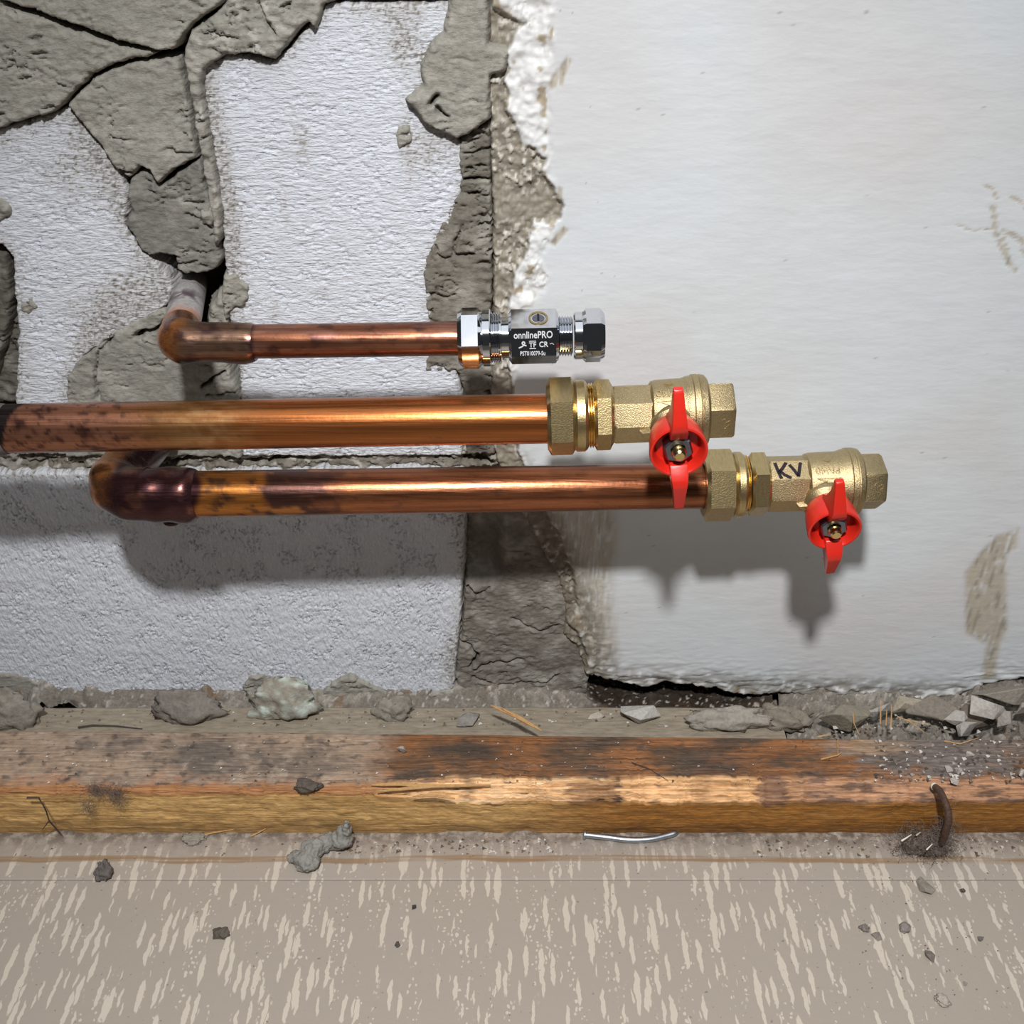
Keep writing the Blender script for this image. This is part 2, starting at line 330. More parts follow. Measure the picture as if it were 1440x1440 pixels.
# joint between the upper and the lower blocks
wall_piece('mortar_joint', [(-150, 630), (0, 630), (660, 625), (705, 640), (700, 662), (640, 664), (0, 668), (-150, 668)], MO, wall, mortar_h(-.004, 2.6, 83), mortar_c(lin(120, 114, 104), 83, .6), jag=JG, seed=26, cracks=(([(215, 645), (240, 655), (300, 640), (350, 655), (430, 645)], .0012), ([(655, 650), (690, 655)], .003), ([(10, 640), (30, 655), (60, 655)], .0006)))
SK = [(654, 640), (700, 640), (735, 690), (775, 730), (800, 800), (812, 860), (826, 900), (830, 945), (822, 1000), (640, 1000), (642, 930), (650, 870), (654, 800)]
wall_piece('mortar_slab', SK, MO, wall, lambda X, Z, d: mortar_h(-.001, 1.1, 89, .4)(X, Z, d) - .010*sst(at(0, 835, 0)[2], at(0, 790, 0)[2], Z)*sst(at(712, 760, 0)[0], at(690, 760, 0)[0], X), mortar_c(lin(118, 112, 104), 89), jag=JG, seed=27,
    cracks=(([(655, 720), (653, 800), (648, 900)], .0010), ([(648, 904), (662, 912), (672, 926), (660, 940)], .0011), ([(668, 945), (690, 936), (735, 930)], .0009), ([(665, 955), (700, 965), (770, 962), (785, 952)], .0007), ([(656, 828), (672, 838), (688, 830)], .0013), ([(720, 870), (745, 885), (770, 890), (785, 880)], .0003)))

# right-hand plaster coat: smooth grey-white paint, broken edge towards the mortar
PE = [(688, -150), (688, 0), (688, 120), (690, 200), (694, 320), (694, 470), (688, 560), (696, 640), (716, 690), (742, 735), (766, 780), (786, 812), (796, 860), (792, 890), (812, 910), (824, 945), (870, 954), (905, 962), (942, 955), (1000, 962), (1040, 972), (1100, 970), (1150, 974), (1200, 980), (1250, 984), (1300, 980), (1340, 972), (1390, 956), (1440, 948), (1540, 945), (1540, -150)]
PQ = wp([(778, -150), (776, 30), (770, 90), (768, 200), (766, 240), (780, 262), (784, 300), (774, 330), (752, 352), (768, 385), (748, 425), (730, 470), (726, 560), (735, 640), (752, 700), (790, 770), (820, 850), (838, 910), (860, 950), (1540, 1100), (1540, -150)])
def scrape(X, Z):                      # worn-through paint: brushed streaks by the column, the patch and the scratches far right
    s = np.zeros(X.shape)
    def blob(poly, soft): return sst(-soft, soft, sdf(X, Z, wp(poly)))
    st = fbm(X*520, Z*55, 97, 4, .65)
    s = np.maximum(s, .8*blob([(715, 690), (858, 700), (866, 740), (858, 830), (868, 915), (850, 930), (832, 945), (800, 850), (760, 770)], .005)*sst(-.35, .15, st+.1))
    s = np.maximum(s, blob([(1372, 775), (1398, 748), (1428, 738), (1424, 765), (1410, 775), (1412, 880), (1402, 900), (1396, 948), (1376, 955), (1384, 900), (1355, 885), (1354, 800)], .0022)*sst(-.55, -.05, st))
    s = np.maximum(s, blob([(797, 78), (803, 82), (790, 118), (768, 125), (776, 104)], .001)*sst(-.4, .1, st))
    s = np.maximum(s, blob([(785, 258), (790, 262), (788, 300), (776, 312)], .001)); s = np.maximum(s, blob([(792, 315), (799, 320), (780, 342), (772, 338)], .001))
    wx, wz = X+.0012*fbm(X*150, Z*150, 101, 3), Z+.0012*fbm(X*150, Z*150, 103, 3)
    for L, w in (([(1376, 255), (1392, 262), (1397, 275)], .0007), ([(1392, 288), (1394, 310), (1398, 330), (1410, 355), (1424, 378)], .0013), ([(1404, 320), (1412, 348)], .0007), ([(1408, 322), (1432, 335), (1446, 365)], .0013), ([(1418, 273), (1446, 295)], .0008), ([(1430, 345), (1450, 370)], .001), ([(1340, 313), (1370, 320), (1392, 318)], .0004)):
        s = np.maximum(s, .9*sst(w*1.3, w*.5, seg_dist(wx, wz, wp(L)))*sst(-.5, .0, fbm(X*300, Z*300, 107, 3)))
    return s
def rim(X, Z):
    return sdf(X, Z, PQ) + .0035*fbm(X*85, Z*85, 109, 3, .6)
BARE = wp([(600, -150), (694, -150), (694, 6), (716, 22), (738, 30), (722, 48), (714, 70), (718, 96), (706, 112), (716, 130), (712, 152), (724, 168), (736, 196), (752, 206), (770, 222), (762, 236), (778, 262), (790, 286), (788, 304), (770, 312), (752, 310), (744, 330), (740, 352), (728, 372), (722, 400), (716, 430), (712, 470), (722, 560), (732, 640), (752, 690), (788, 750), (806, 800), (812, 850), (800, 872), (812, 884), (822, 905), (828, 935), (600, 960)])
def bare_d(X, Z):
    return sdf(X, Z, BARE) + .0022*fbm(X*110, Z*110, 109, 4, .6)
def plaster_h(X, Z, d):
    q = rim(X, Z); bd = bare_d(X, Z); full = .0042
    B = sst(-.0009, .0016, bd); rough = 1-sst(-.002, .0035, q)
    render = .0006 + .0026*fbm(X*55, Z*55, 111, 4, .65) + .0020*fbm(X*240, Z*240, 113, 4, .7)
    peb = sst(.08, .3, fbm(X*230, Z*230, 152, 2)); render = render + .0014*peb*sst(-.3, .2, fbm(X*45, Z*45, 153, 2))
    blister = full + rough*(.0030*fbm(X*80, Z*80, 115, 3) + .0010*fbm(X*260, Z*260, 116, 3) - .0010*sst(.93, .99, 1-2*np.abs(fbm(X*95, Z*60, 118, 4, .6)))*sst(-.1, .3, fbm(X*35, Z*35, 119, 2)))
    h = blister + (render-blister)*B
    h = h + .0003*fbm(X*22, Z*22, 117, 3) + .00008*fbm(X*60, Z*230, 119, 3)
    h = h - .0003*scrape(X, Z)*(1+fbm(X*600, Z*90, 121, 3))
    low = np.clip(1-d/.022, 0, 1)*(X > .05)           # crumbling lower border
    wr = sst(.86, .97, 1-2*np.abs(fbm(X*45+.5*Z*60, Z*120, 154, 3)))
    return h + low*(.0022*fbm(X*70, Z*190, 123, 4) - .0003 - .0010*wr) + .0004*sst(.05, 0, d-.0)*fbm(X*150, Z*420, 155, 3)*(X > .05)
def plaster_c(X, Z, d, h):
    q = rim(X, Z); bd = bare_d(X, Z)
    c = mix(np.broadcast_to(lin(209, 214, 217), X.shape+(3,)), lin(207, 207, 208), sst(-.3, .5, fbm(X*9, Z*9, 127, 2)))
    c = mix(c, lin(224, 224, 222), (1-sst(-.002, .003, q))*.7)
    s = scrape(X, Z); c = mix(c, mix(np.broadcast_to(BEIGE, X.shape+(3,)), lin(128, 119, 100), sst(0, .4, fbm(X*560, Z*60, 131, 3))*.8), s*.85)
    flake = fbm(X*170, Z*170, 137, 4, .6)
    rend = mix(np.broadcast_to(lin(142, 135, 121), X.shape+(3,)), lin(112, 105, 94), sst(.0, .4, fbm(X*60, Z*60, 143, 4))*.8)
    fleck = fbm(X*230, Z*230, 152, 2)*.7 + .45*fbm(X*520, Z*520, 139, 3); zone = sst(-.35, .15, fbm(X*45, Z*45, 153, 2))
    rend = mix(rend, lin(200, 195, 184), sst(.02, .22, fleck)*zone)
    rend = mix(rend, lin(212, 210, 204), sst(.16, .30, fbm(X*300, Z*300, 156, 3))*sst(.006, .0, bd)*.8)
    c = mix(c, rend, sst(-.0006, .0006, bd))
    brown = (1-sst(-.0006, .0004, q))*(1-sst(-.0006, .0006, bd)); c = mix(c, lin(166, 154, 132), brown*sst(.12, .3, fbm(X*90, Z*90, 157, 3)))
    low_rim = sst(at(0, 600, 0)[2], at(0, 700, 0)[2], Z)*(1-sst(.0, .016, q))  # mask for the browner lower part of the broken rim
    c = mix(c, lin(104, 96, 82), .75*low_rim*sst(-.35, .1, flake))
    spot = sst(.66, .72, fbm(X*330, Z*330, 147, 2)); c = mix(c, lin(120, 116, 108), spot*.5)
    low = np.clip(1-d/.006, 0, 1)*(X > .05)
    return mix(c, lin(150, 142, 130), .7*low*sst(.1, .4, fbm(X*150, Z*300, 149, 4)))
def plaster():
    P = wp(PE); xs = [p[0] for p in P]; zs = [p[1] for p in P]
    gx = np.concatenate([np.arange(min(xs)-.004, .052, .00065), np.arange(.053, .31, .0016), np.arange(.312, .71, .006)])
    gz = np.concatenate([np.arange(min(zs)-.003, .425, .0008), np.arange(.43, .705, .006)])
    X, Z = np.meshgrid(gx, gz); d = sdf(X, Z, P)
    for i, (a, s) in enumerate(((.0012, 140), (.0007, 420))): d = d + a*fbm(X*s, Z*s, 160+i, 3, .6)*np.where(d < .01, 1, 0)
    t = np.clip((d+.0008)/.0018, 0, 1); prof = np.sqrt(1-(1-t)**2); h = plaster_h(X, Z, d); Y = -(-.014 + (.014+h)*prof)
    col = plaster_c(X, Z, d, h); keep = d > -.0008
    kc = keep[:-1, :-1] | keep[1:, :-1] | keep[:-1, 1:] | keep[1:, 1:]; idx = np.arange(X.size).reshape(X.shape)
    q = np.stack([idx[:-1, :-1][kc], idx[:-1, 1:][kc], idx[1:, 1:][kc], idx[1:, :-1][kc]], 1)
    used = np.zeros(X.size, bool); used[q.ravel()] = True; rm = np.cumsum(used)-1
    o = link('plaster_coat', np_mesh('plaster_coat', np.stack([X, Y, Z], -1).reshape(-1, 3)[used], rm[q], col.reshape(-1, 3)[used]), M['plaster'], wall)
    o['label'] = 'smooth grey-white painted plaster with a broken left edge'
plaster()

# ------------------------------------------------------------------ floor with its streaked vinyl
def vinyl():
    m, nt, b = new_mat('streaked_vinyl')
    tc = N(nt, 'ShaderNodeTexCoord'); base = tc.outputs['Object']
    wob = N(nt, 'ShaderNodeTexNoise', Scale=180., Detail=2.); nt.links.new(base, wob.inputs['Vector'])
    off = N(nt, 'ShaderNodeVectorMath', operation='MULTIPLY_ADD'); nt.links.new(wob.outputs['Color'], off.inputs[0])
    off.inputs[1].default_value = (.0030, .006, 0); nt.links.new(base, off.inputs[2]); pos = off.outputs[0]
    def layer(sx, sy, r0, r1, seed, presence):
        mp = N(nt, 'ShaderNodeMapping'); mp.inputs['Scale'].default_value = (sx, sy, 1); mp.inputs['Location'].default_value = (seed*3.7, seed*1.3, 0)
        nt.links.new(pos, mp.inputs[0])
        v = N(nt, 'ShaderNodeTexVoronoi', voronoi_dimensions='2D', Scale=1., Randomness=1.); nt.links.new(mp.outputs[0], v.inputs['Vector'])
        sp = N(nt, 'ShaderNodeSeparateColor'); nt.links.new(v.outputs['Color'], sp.inputs[0])
        rad = rng(nt, sp.outputs[0], 0, 1, r0, r1); pres = math_n(nt, 'LESS_THAN', sp.outputs[1], presence)
        rad = math_n(nt, 'MULTIPLY', rad, pres)
        dlt = math_n(nt, 'SUBTRACT', rad, v.outputs['Distance'])
        return rng(nt, dlt, 0.0, .03)
    a = layer(125, 17, .05, .25, 1, .72); a2 = layer(185, 27, .05, .28, 2, .75); a3 = layer(150, 22, .04, .25, 5, .7); a = math_n(nt, 'MAXIMUM', a, a3)
    dots = layer(460, 330, .14, .36, 3, .5)
    cl = N(nt, 'ShaderNodeTexNoise', Scale=1., Detail=2.); mp = N(nt, 'ShaderNodeMapping'); mp.inputs['Scale'].default_value = (110, 16, 1)
    nt.links.new(base, mp.inputs[0]); nt.links.new(mp.outputs[0], cl.inputs['Vector'])
    dots = math_n(nt, 'MULTIPLY', dots, rng(nt, cl.outputs[0], .52, .58))
    s = math_n(nt, 'MAXIMUM', math_n(nt, 'MAXIMUM', a, a2), dots)
    c = cmix(nt, s, lin(160, 150, 138), lin(194, 184, 169))
    # grime swept against the batten, and the old glue line along it
    sep = N(nt, 'ShaderNodeSeparateXYZ'); nt.links.new(base, sep.inputs[0]); y = sep.outputs[1]
    n1 = N(nt, 'ShaderNodeTexNoise', Scale=160., Detail=5., Roughness=.65); nt.links.new(base, n1.inputs['Vector'])
    n2 = N(nt, 'ShaderNodeTexNoise', Scale=14., Detail=2.); nt.links.new(base, n2.inputs['Vector'])
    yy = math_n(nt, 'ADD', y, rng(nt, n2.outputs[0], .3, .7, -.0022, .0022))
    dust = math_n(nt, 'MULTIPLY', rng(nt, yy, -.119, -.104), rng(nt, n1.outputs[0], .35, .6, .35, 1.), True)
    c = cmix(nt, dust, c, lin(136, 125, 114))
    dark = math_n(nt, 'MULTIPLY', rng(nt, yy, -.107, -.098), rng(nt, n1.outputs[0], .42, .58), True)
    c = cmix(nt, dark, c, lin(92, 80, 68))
    gl = math_n(nt, 'MULTIPLY', rng(nt, yy, -.1178, -.1168), rng(nt, yy, -.1140, -.1130, 1, 0), True)
    n3 = N(nt, 'ShaderNodeTexNoise', Scale=1., Detail=3.); mp3 = N(nt, 'ShaderNodeMapping'); mp3.inputs['Scale'].default_value = (14, 300, 1)
    nt.links.new(base, mp3.inputs[0]); nt.links.new(mp3.outputs[0], n3.inputs['Vector'])
    c = cmix(nt, math_n(nt, 'MULTIPLY', gl, rng(nt, n3.outputs[0], .36, .55, .25, .9)), c, lin(134, 103, 66))
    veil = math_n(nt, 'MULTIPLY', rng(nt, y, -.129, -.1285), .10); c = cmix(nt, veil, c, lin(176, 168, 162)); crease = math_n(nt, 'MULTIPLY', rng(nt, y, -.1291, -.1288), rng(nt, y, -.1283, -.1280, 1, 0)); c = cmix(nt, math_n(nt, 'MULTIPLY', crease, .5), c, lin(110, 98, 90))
    n4 = N(nt, 'ShaderNodeTexNoise', Scale=420., Detail=2.); nt.links.new(base, n4.inputs['Vector'])
    c = cmix(nt, rng(nt, n4.outputs[0], .70, .74, 0, .6), c, lin(96, 88, 80))
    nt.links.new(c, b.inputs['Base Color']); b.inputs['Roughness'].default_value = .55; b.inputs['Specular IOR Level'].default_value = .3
    bp = N(nt, 'ShaderNodeBump', Strength=.6, Distance=.0004); nt.links.new(n1.outputs[0], bp.inputs['Height']); nt.links.new(bp.outputs[0], b.inputs['Normal'])
    return m
def floor():
    yc = -.1284; ys = [-2.2, yc-.0007, yc, yc+.0007, .03]; zs = [0, 0, -.0005, 0.0002, .0002]; V = []; Fq = []
    for y, z in zip(ys, zs): V += [(-1.8, y, z), (1.8, y, z)]
    for i in range(4): Fq.append((2*i, 2*i+1, 2*i+3, 2*i+2))
    n = len(V); V += [(x, y, -.03) for (x, y, z) in V]
    Fq += [(n, n+8, n+9, n+1), (0, n, n+1, 1), (8, 9, n+9, n+8)]
    o = link('floor', np_mesh('floor', V, Fq, smooth=False), vinyl())
    tag(o, 'beige vinyl floor with pale streaks, dusty along the batten', kind='structure')
floor()

# ------------------------------------------------------------------ wood on the floor
def kb(u): return (u-720)*.000393
def batten():
    xs = np.arange(-.52, .521, .0011); n = len(xs)
    tt = np.concatenate([np.linspace(0, .0001, 2), np.linspace(.015, 1, 70), np.linspace(1.04, 2, 26), np.linspace(2.03, 3, 42)])
    X, T = np.meshgrid(xs, tt)
    yb = -.0550 - .007*sst(-.3, .35, X); yf = np.full(X.shape, -.0985)
    cham = .0025 + .0065*sst(kb(480), kb(640), X) + .002*fbm(X*30, X*0+.5, 201, 2)
    cham = np.maximum(cham - .001*(fbm(X*120, X*0+3.3, 203, 3) > .2), .0012)
    ztop = .0365 + .0006*fbm(X*18, T*2, 205, 2)
    ytop_f = yf + cham*.85
    Y = np.where(T <= 1, yb + (ytop_f-yb)*T, np.where(T <= 2, ytop_f + (yf-ytop_f)*(T-1), yf))
    Z = np.where(T <= 1, ztop, np.where(T <= 2, ztop - cham*.95*(T-1), (ztop-cham*.95)*(1-(T-2)) - .001*(T > 2.9)))
    Z = np.where(T == 0, 0.0, Z)
    bottom = sst(2.6, 3.0, T)
    # saw-cut roughness, splintered border, torn lower border on the left
    rough = .0005*fbm(X*120, T*6, 207, 4, .6) + .0009*fbm(X*45, T*2.5, 209, 3)
    Y = Y - np.where(T > 1.6, rough*1.2, 0)
    Z = Z + np.where((T > .02) & (T < 1.5), rough*.6, 0)
    spl = sst(.05, .35, fbm(X*26, T*9, 211, 4, .6))*sst(kb(505), kb(560), X)*(1-sst(kb(1050), kb(1075), X))*sst(.78, 1.0, T)*(1-sst(1.9, 2.2, T))
    Z = Z - .0022*spl
    Z = Z - .0012*sst(.9, .98, 1-2*np.abs(fbm(X*7, T*11, 214, 3)))*(T > .03)*(T < 1.9)*sst(-.1, .3, fbm(X*9, T*2, 216, 2))
    Z = Z + .0016*sst(kb(1225), kb(1260), X + .01*fbm(X*30, T*3, 218, 3))*sst(.05, .12, T)*(1-sst(.72, .86, T + .1*fbm(X*40, T*2, 222, 3)))*(.6 + .8*fbm(X*120, T*9, 224, 3))
    Y = Y + .004*bottom*sst(.0, .5, fbm(X*22, X*0+1.7, 213, 3))*(X < .02) + .0015*bottom
    # colours of the timber, its dirt and its fresh breaks
    c = np.broadcast_to(lin(138, 92, 56), X.shape+(3,)).copy()
    grain = fbm(X*9, T*26, 215, 4, .6)
    c = mix(c, lin(88, 60, 38), sst(-.15, .45, grain)*.8)
    c = mix(c, lin(160, 102, 58), sst(.1, .5, fbm(X*14, T*18, 217, 3))*(1-sst(.1, .45, T))*.8)
    dirt = fbm(X*26, T*2.2, 219, 4, .6); soot = fbm(X*42, T*3.1, 221, 4, .65)
    top = T <= 1.02
    c = np.where(top[..., None], mix(c, lin(74, 63, 53), sst(-.15, .3, dirt)*.85), c)
    left = 1 - sst(kb(500), kb(575), X + .012*fbm(X*20, T*3, 223, 3))
    c = np.where(top[..., None], mix(c, mix(np.broadcast_to(lin(158, 136, 116), X.shape+(3,)), lin(104, 94, 84), sst(.05, .45, dirt)*.8), left*.95), c)
    c = np.where(top[..., None], mix(c, lin(172, 122, 92), left*sst(.62, .95, T)*sst(-.1, .3, soot)*.7), c)
    for (u, t0, ru, rt, s, tone) in ((290, .45, 85, .42, .9, (92, 86, 80)), (420, .62, 75, .3, .7, (84, 78, 72)), (160, .2, 60, .2, .4, (110, 98, 90)), (640, .45, 70, .5, .7, (74, 64, 54)), (815, .4, 45, .6, .7, (76, 66, 56)), (1010, .6, 45, .5, .65, (70, 60, 52)), (1300, .30, 95, .50, 2.2, (112, 102, 96)), (1345, .62, 80, .40, 2.2, (108, 98, 92)), (1255, .35, 30, .3, 1.2, (96, 86, 78)), (1420, .15, 60, .3, 1.2, (116, 104, 96)), (1225, .2, 60, .25, .7, (170, 140, 110))):
        r = np.hypot((X-kb(u))/(ru*.000393), (T-t0)/rt) + .9*fbm(X*60, T*5, 225+int(u) % 50, 3)
        c = np.where(top[..., None], mix(c, lin(*tone), np.clip(np.clip(1.35-r, 0, 1)*s*.9, 0, .96)), c)
    fr = T > 1
    front = mix(np.broadcast_to(lin(196, 158, 102), X.shape+(3,)), lin(146, 97, 40), sst(kb(640), kb(900), X))
    front = mix(front, lin(126, 88, 46), sst(.05, .5, fbm(X*60, T*8, 227, 4, .65))*.55)
    front = mix(front, lin(158, 118, 68), sst(-.1, .4, fbm(X*8, T*20, 229, 3))*.5)
    front = mix(front, lin(86, 60, 40), bottom*.35)  # front face darkens towards its lower edge
    cham_c = mix(np.broadcast_to(lin(184, 140, 90), X.shape+(3,)), lin(232, 182, 130), (sst(kb(530), kb(600), X)*(1-sst(kb(1080), kb(1110), X)))*sst(-.35, .1, fbm(X*30, T*5, 231, 3)))
    cham_c = mix(cham_c, lin(246, 208, 162), (sst(kb(560), kb(610), X)*(1-sst(kb(850), kb(870), X)))*sst(-.1, .3, fbm(X*22, T*7, 233, 3))*.9)
    cham_c = mix(cham_c, lin(176, 132, 100), sst(kb(1080), kb(1130), X))
    cham_c = mix(cham_c, lin(150, 104, 64), sst(.05, .35, fbm(X*12+3, T*9, 234, 4, .6))*.7)
    blot = fbm(X*55, T*3.2, 235, 4, .6); cham_c = mix(cham_c, lin(92, 72, 62), sst(.12, .36, blot + .25*sst(kb(1060), kb(1150), X) - .12)*.8)
    cham_c = mix(cham_c, lin(150, 96, 62), left*.6)
    c = np.where(fr[..., None], front, c)
    k2 = sst(.90, 1.02, T + .06*fbm(X*40, T*4, 237, 3))*(1-sst(2.0, 2.12, T))
    c = mix(c, cham_c, k2)
    iso = fbm(X*75, T*3.2, 244, 4, .65); dusty = left*top
    c = mix(c, lin(166, 148, 130), sst(.05, .4, iso)*dusty*.7); c = mix(c, lin(96, 86, 78), sst(.12, .42, -iso)*dusty*.75)
    for (u0, u1, t0, t1, tone, a_) in ((800, 868, 1.15, 2.1, (112, 74, 46), .65), (655, 664, .95, 2.0, (104, 82, 66), .6), (1062, 1100, .95, 2.1, (88, 60, 56), .7), (866, 870, .9, 2.1, (60, 42, 32), .9), (975, 992, .95, 2.05, (118, 80, 50), .35)):
        m_ = sst(-.002, .0006, np.minimum(X-kb(u0), kb(u1)-X) + .009*fbm(X*40, T*9, 246, 4, .6))*sst(-.08, .04, np.minimum(T-t0, t1-T) + .12*fbm(X*120, T*5, 248, 3))
        c = mix(c, lin(*tone), m_*a_)
    fine = fbm(X*22, T*34, 239, 4, .65)*(1-.8*dusty); grit = fbm(X*240, T*16, 243, 3, .6)
    c = c*np.clip(1 + .75*fine + .35*grit, .35, 1.5)[..., None]
    c = np.where(top[..., None], mix(c, lin(64, 56, 50), sst(.25, .45, fbm(X*130, T*8, 247, 3) + .2*soot)*.6), c)
    idx = np.arange(X.size).reshape(X.shape)
    q = np.stack([idx[:-1, :-1].ravel(), idx[1:, :-1].ravel(), idx[1:, 1:].ravel(), idx[:-1, 1:].ravel()], 1)
    V = np.stack([X, Y, Z], -1).reshape(-1, 3)
    o = link('wooden_batten', np_mesh('wooden_batten', V, q, c.reshape(-1, 3)), M['wood'])
    tag(o, 'dirty brown wooden batten lying along the foot of the wall', 'batten')
    return o
BAT = batten()
def ribbon(pts, w, th):                # flat tapered strip with thickness -> bmesh
    bm = bmesh.new(); n = len(pts); rings = []
    for i, p in enumerate(pts):
        p = Vector(p); a = Vector(pts[max(i-1, 0)]); b = Vector(pts[min(i+1, n-1)]); t = (b-a).normalized()
        side = t.cross(Vector((0, 0, 1))).normalized(); f = w*(1-.8*abs(2*i/(n-1)-1)**2)*.5; up = Vector((0, 0, th*.5))
        rings.append([bm.verts.new(p+side*f+up), bm.verts.new(p-side*f+up), bm.verts.new(p-side*f-up), bm.verts.new(p+side*f-up)])
    for r, s in zip(rings[:-1], rings[1:]):
        for k in range(4): bm.faces.new((r[k], r[(k+1) % 4], s[(k+1) % 4], s[k]))
    bm.faces.new(rings[0][::-1]); bm.faces.new(rings[-1]); return bm
def bm_obj(name, bm, mat, parent=None, smooth=None):
    bmesh.ops.recalc_face_normals(bm, faces=bm.faces)
    me = bpy.data.meshes.new(name); bm.to_mesh(me); bm.free()
    if smooth is not None:
        me.polygons.foreach_set('use_smooth', [True]*len(me.polygons))
        if smooth < 180: me.set_sharp_from_angle(angle=math.radians(smooth))
    return link(name, me, mat, parent)
for (u0, v0, u1, v1, w, dz) in ((522, 1104, 604, 1107, .0022, .0012), (530, 1113, 690, 1104, .0020, .0010), (580, 1120, 640, 1123, .0018, .0006), (690, 992, 762, 1028, .0026, .004), (705, 996, 740, 1020, .0014, .005)):
    z = .0372 if v0 > 1050 else .034
    a, b = on(u0, v0, z+dz), on(u1, v1, z+.0004); m = (a+b)/2+np.array([0, .0004, .0012])
    bm_obj('splinter', ribbon([a, (a*.6+m*.4), m, (b*.6+m*.4), b], w, .0006), M['straw'], BAT, 40)

def strip():
    xs = np.arange(-.52, .1641, .004); V = []; Fq = []
    for x in xs:
        e = .0012*fbm(np.array([x*40]), np.array([.3]), 241, 3)[0]
        V += [(x, -.030, 0), (x, -.0125+e, 0), (x, -.0125+e, .0150), (x, -.0135+e, .0156), (x, -.050, .0152), (x, -.0535, .0148), (x, -.0535, 0)]
    n = len(xs)
    for i in range(n-1):
        for k in range(6): a = i*7+k; Fq.append((a, a+1, a+8, a+7))
    o = link('wooden_strip', np_mesh('wooden_strip', V, Fq, smooth=False), M['strip'])
    return tag(o, 'thin grey strip of board between the batten and the wall', 'board')
STR = strip()

# crumbled mortar and dirt filling the foot of the wall
def rubble():
    xs = np.arange(-.48, .481, .0011); ys = np.arange(-.054, .016, .0009); X, Y = np.meshgrid(xs, ys)
    def px(u): return (u-720)*.000445
    n1 = fbm(X*70, Y*90, 251, 4, .6); n2 = fbm(X*260, Y*260, 253, 3); c1, c2, cr = cells(X*150, Y*150, 9)
    wallside = sst(-.016, .004, Y)
    gap = sst(px(800), px(850), X)*(1-sst(px(1040), px(1130), X))
    right = sst(px(1090), px(1190), X)
    z = .0085 + .0045*n1 + .001*n2 + .0025*(cr-.4)*sst(0, .2, c2) + wallside*(.0115 - .011*gap - .006*right) + right*(.006 + .005*n1 + .006*(cr-.5)*sst(0, .2, c2)) + .010*sst(px(1340), px(1400), X)*sst(-.02, .0, Y)
    lft = 1-sst(px(60), px(140), X); z = z + lft*.006*sst(-.3, .3, n1)
    z = z + .005*sst(.15, .5, fbm(X*38, Y*20, 255, 2))*(X < px(700))
    z = z - .006*sst(-.046, -.054, Y)
    c = mix(np.broadcast_to(lin(118, 112, 103), X.shape+(3,)), lin(150, 144, 135), sst(-.1, .5, n1+.4*n2))
    c = mix(c, lin(66, 56, 48), sst(.0, .4, fbm(X*50, Y*60, 257, 3) + .5*gap - .25*(1-gap)))
    c = mix(c, lin(46, 38, 32), gap*wallside*.8)  # shade of the gap under the plaster put into the rubble's colour
    c = mix(c, lin(120, 92, 66), .5*sst(.2, .5, fbm(X*40, Y*40, 259, 3)))
    c = mix(c, lin(188, 184, 176), sst(.35, .45, fbm(X*330, Y*330, 261, 2))*.7)
    idx = np.arange(X.size).reshape(X.shape)
    q = np.stack([idx[:-1, :-1].ravel(), idx[:-1, 1:].ravel(), idx[1:, 1:].ravel(), idx[1:, :-1].ravel()], 1)
    V = np.stack([X, Y, z], -1).reshape(-1, 3); xm = V[q].mean(1); out = []
    for nm, sel, lb in (('crumbled_rubble', (xm[:, 0] < .1640) & (xm[:, 1] > -.0105), 'crumbled mortar and dirt along the wall foot behind the grey strip'), ('rubble_heap', (xm[:, 0] >= .1664), 'broken mortar rubble heaped at the right end of the wall foot')):
        qq = q[sel]; used = np.zeros(len(V), bool); used[qq.ravel()] = True; rm = np.cumsum(used)-1
        out.append(tag(link(nm, np_mesh(nm, V[used], rm[qq], c.reshape(-1, 3)[used]), M['dust']), lb, 'rubble', kind='stuff'))
    return out
RUB = rubble()

# ------------------------------------------------------------------ pipes
def sweep(name, pts, rad, mat, parent, colf=None, seg=48, caps=True, smooth=50, bead=None):
    pts = [Vector(p) for p in pts]; n = len(pts); T = []
    for i in range(n): T.append((pts[min(i+1, n-1)]-pts[max(i-1, 0)]).normalized())
    nrm = Vector((0, 0, 1)); nrm = (nrm - T[0]*nrm.dot(T[0])).normalized(); V = []; S = []; A = []; s = 0
    for i in range(n):
        if i:
            s += (pts[i]-pts[i-1]).length
            nrm = (nrm - T[i]*nrm.dot(T[i])).normalized()
        bi = T[i].cross(nrm); r = rad[i] if hasattr(rad, '__len__') else rad
        for k in range(seg):
            a = 2*math.pi*k/seg; rr = r + (bead(s, a) if bead else 0)
            V.append(pts[i] + (nrm*math.cos(a) + bi*math.sin(a))*rr); S.append(s); A.append(a)
    Fq = [(i*seg+k, (i+1)*seg+k, (i+1)*seg+(k+1) % seg, i*seg+(k+1) % seg) for i in range(n-1) for k in range(seg)]
    V = np.array(V); col = None
    if colf: col = colf(np.array(S), np.array(A), V)
    if colf and mat == M['copper']: col = col*np.array([.66, .60, .58])
    me = np_mesh(name, V, Fq, col)
    if caps:
        bm = bmesh.new(); bm.from_mesh(me); bm.verts.ensure_lookup_table()
        bm.faces.new([bm.verts[k] for k in range(seg)][::-1]); bm.faces.new([bm.verts[(n-1)*seg+k] for k in range(seg)])
        bmesh.ops.recalc_face_normals(bm, faces=bm.faces); bm.to_mesh(me); bm.free()
    if smooth < 180: me.set_sharp_from_angle(angle=math.radians(smooth))
    return link(name, me, mat, parent)
def line(a, b, n):
    a, b = Vector(a), Vector(b); return [a.lerp(b, i/(n-1)) for i in range(n)]
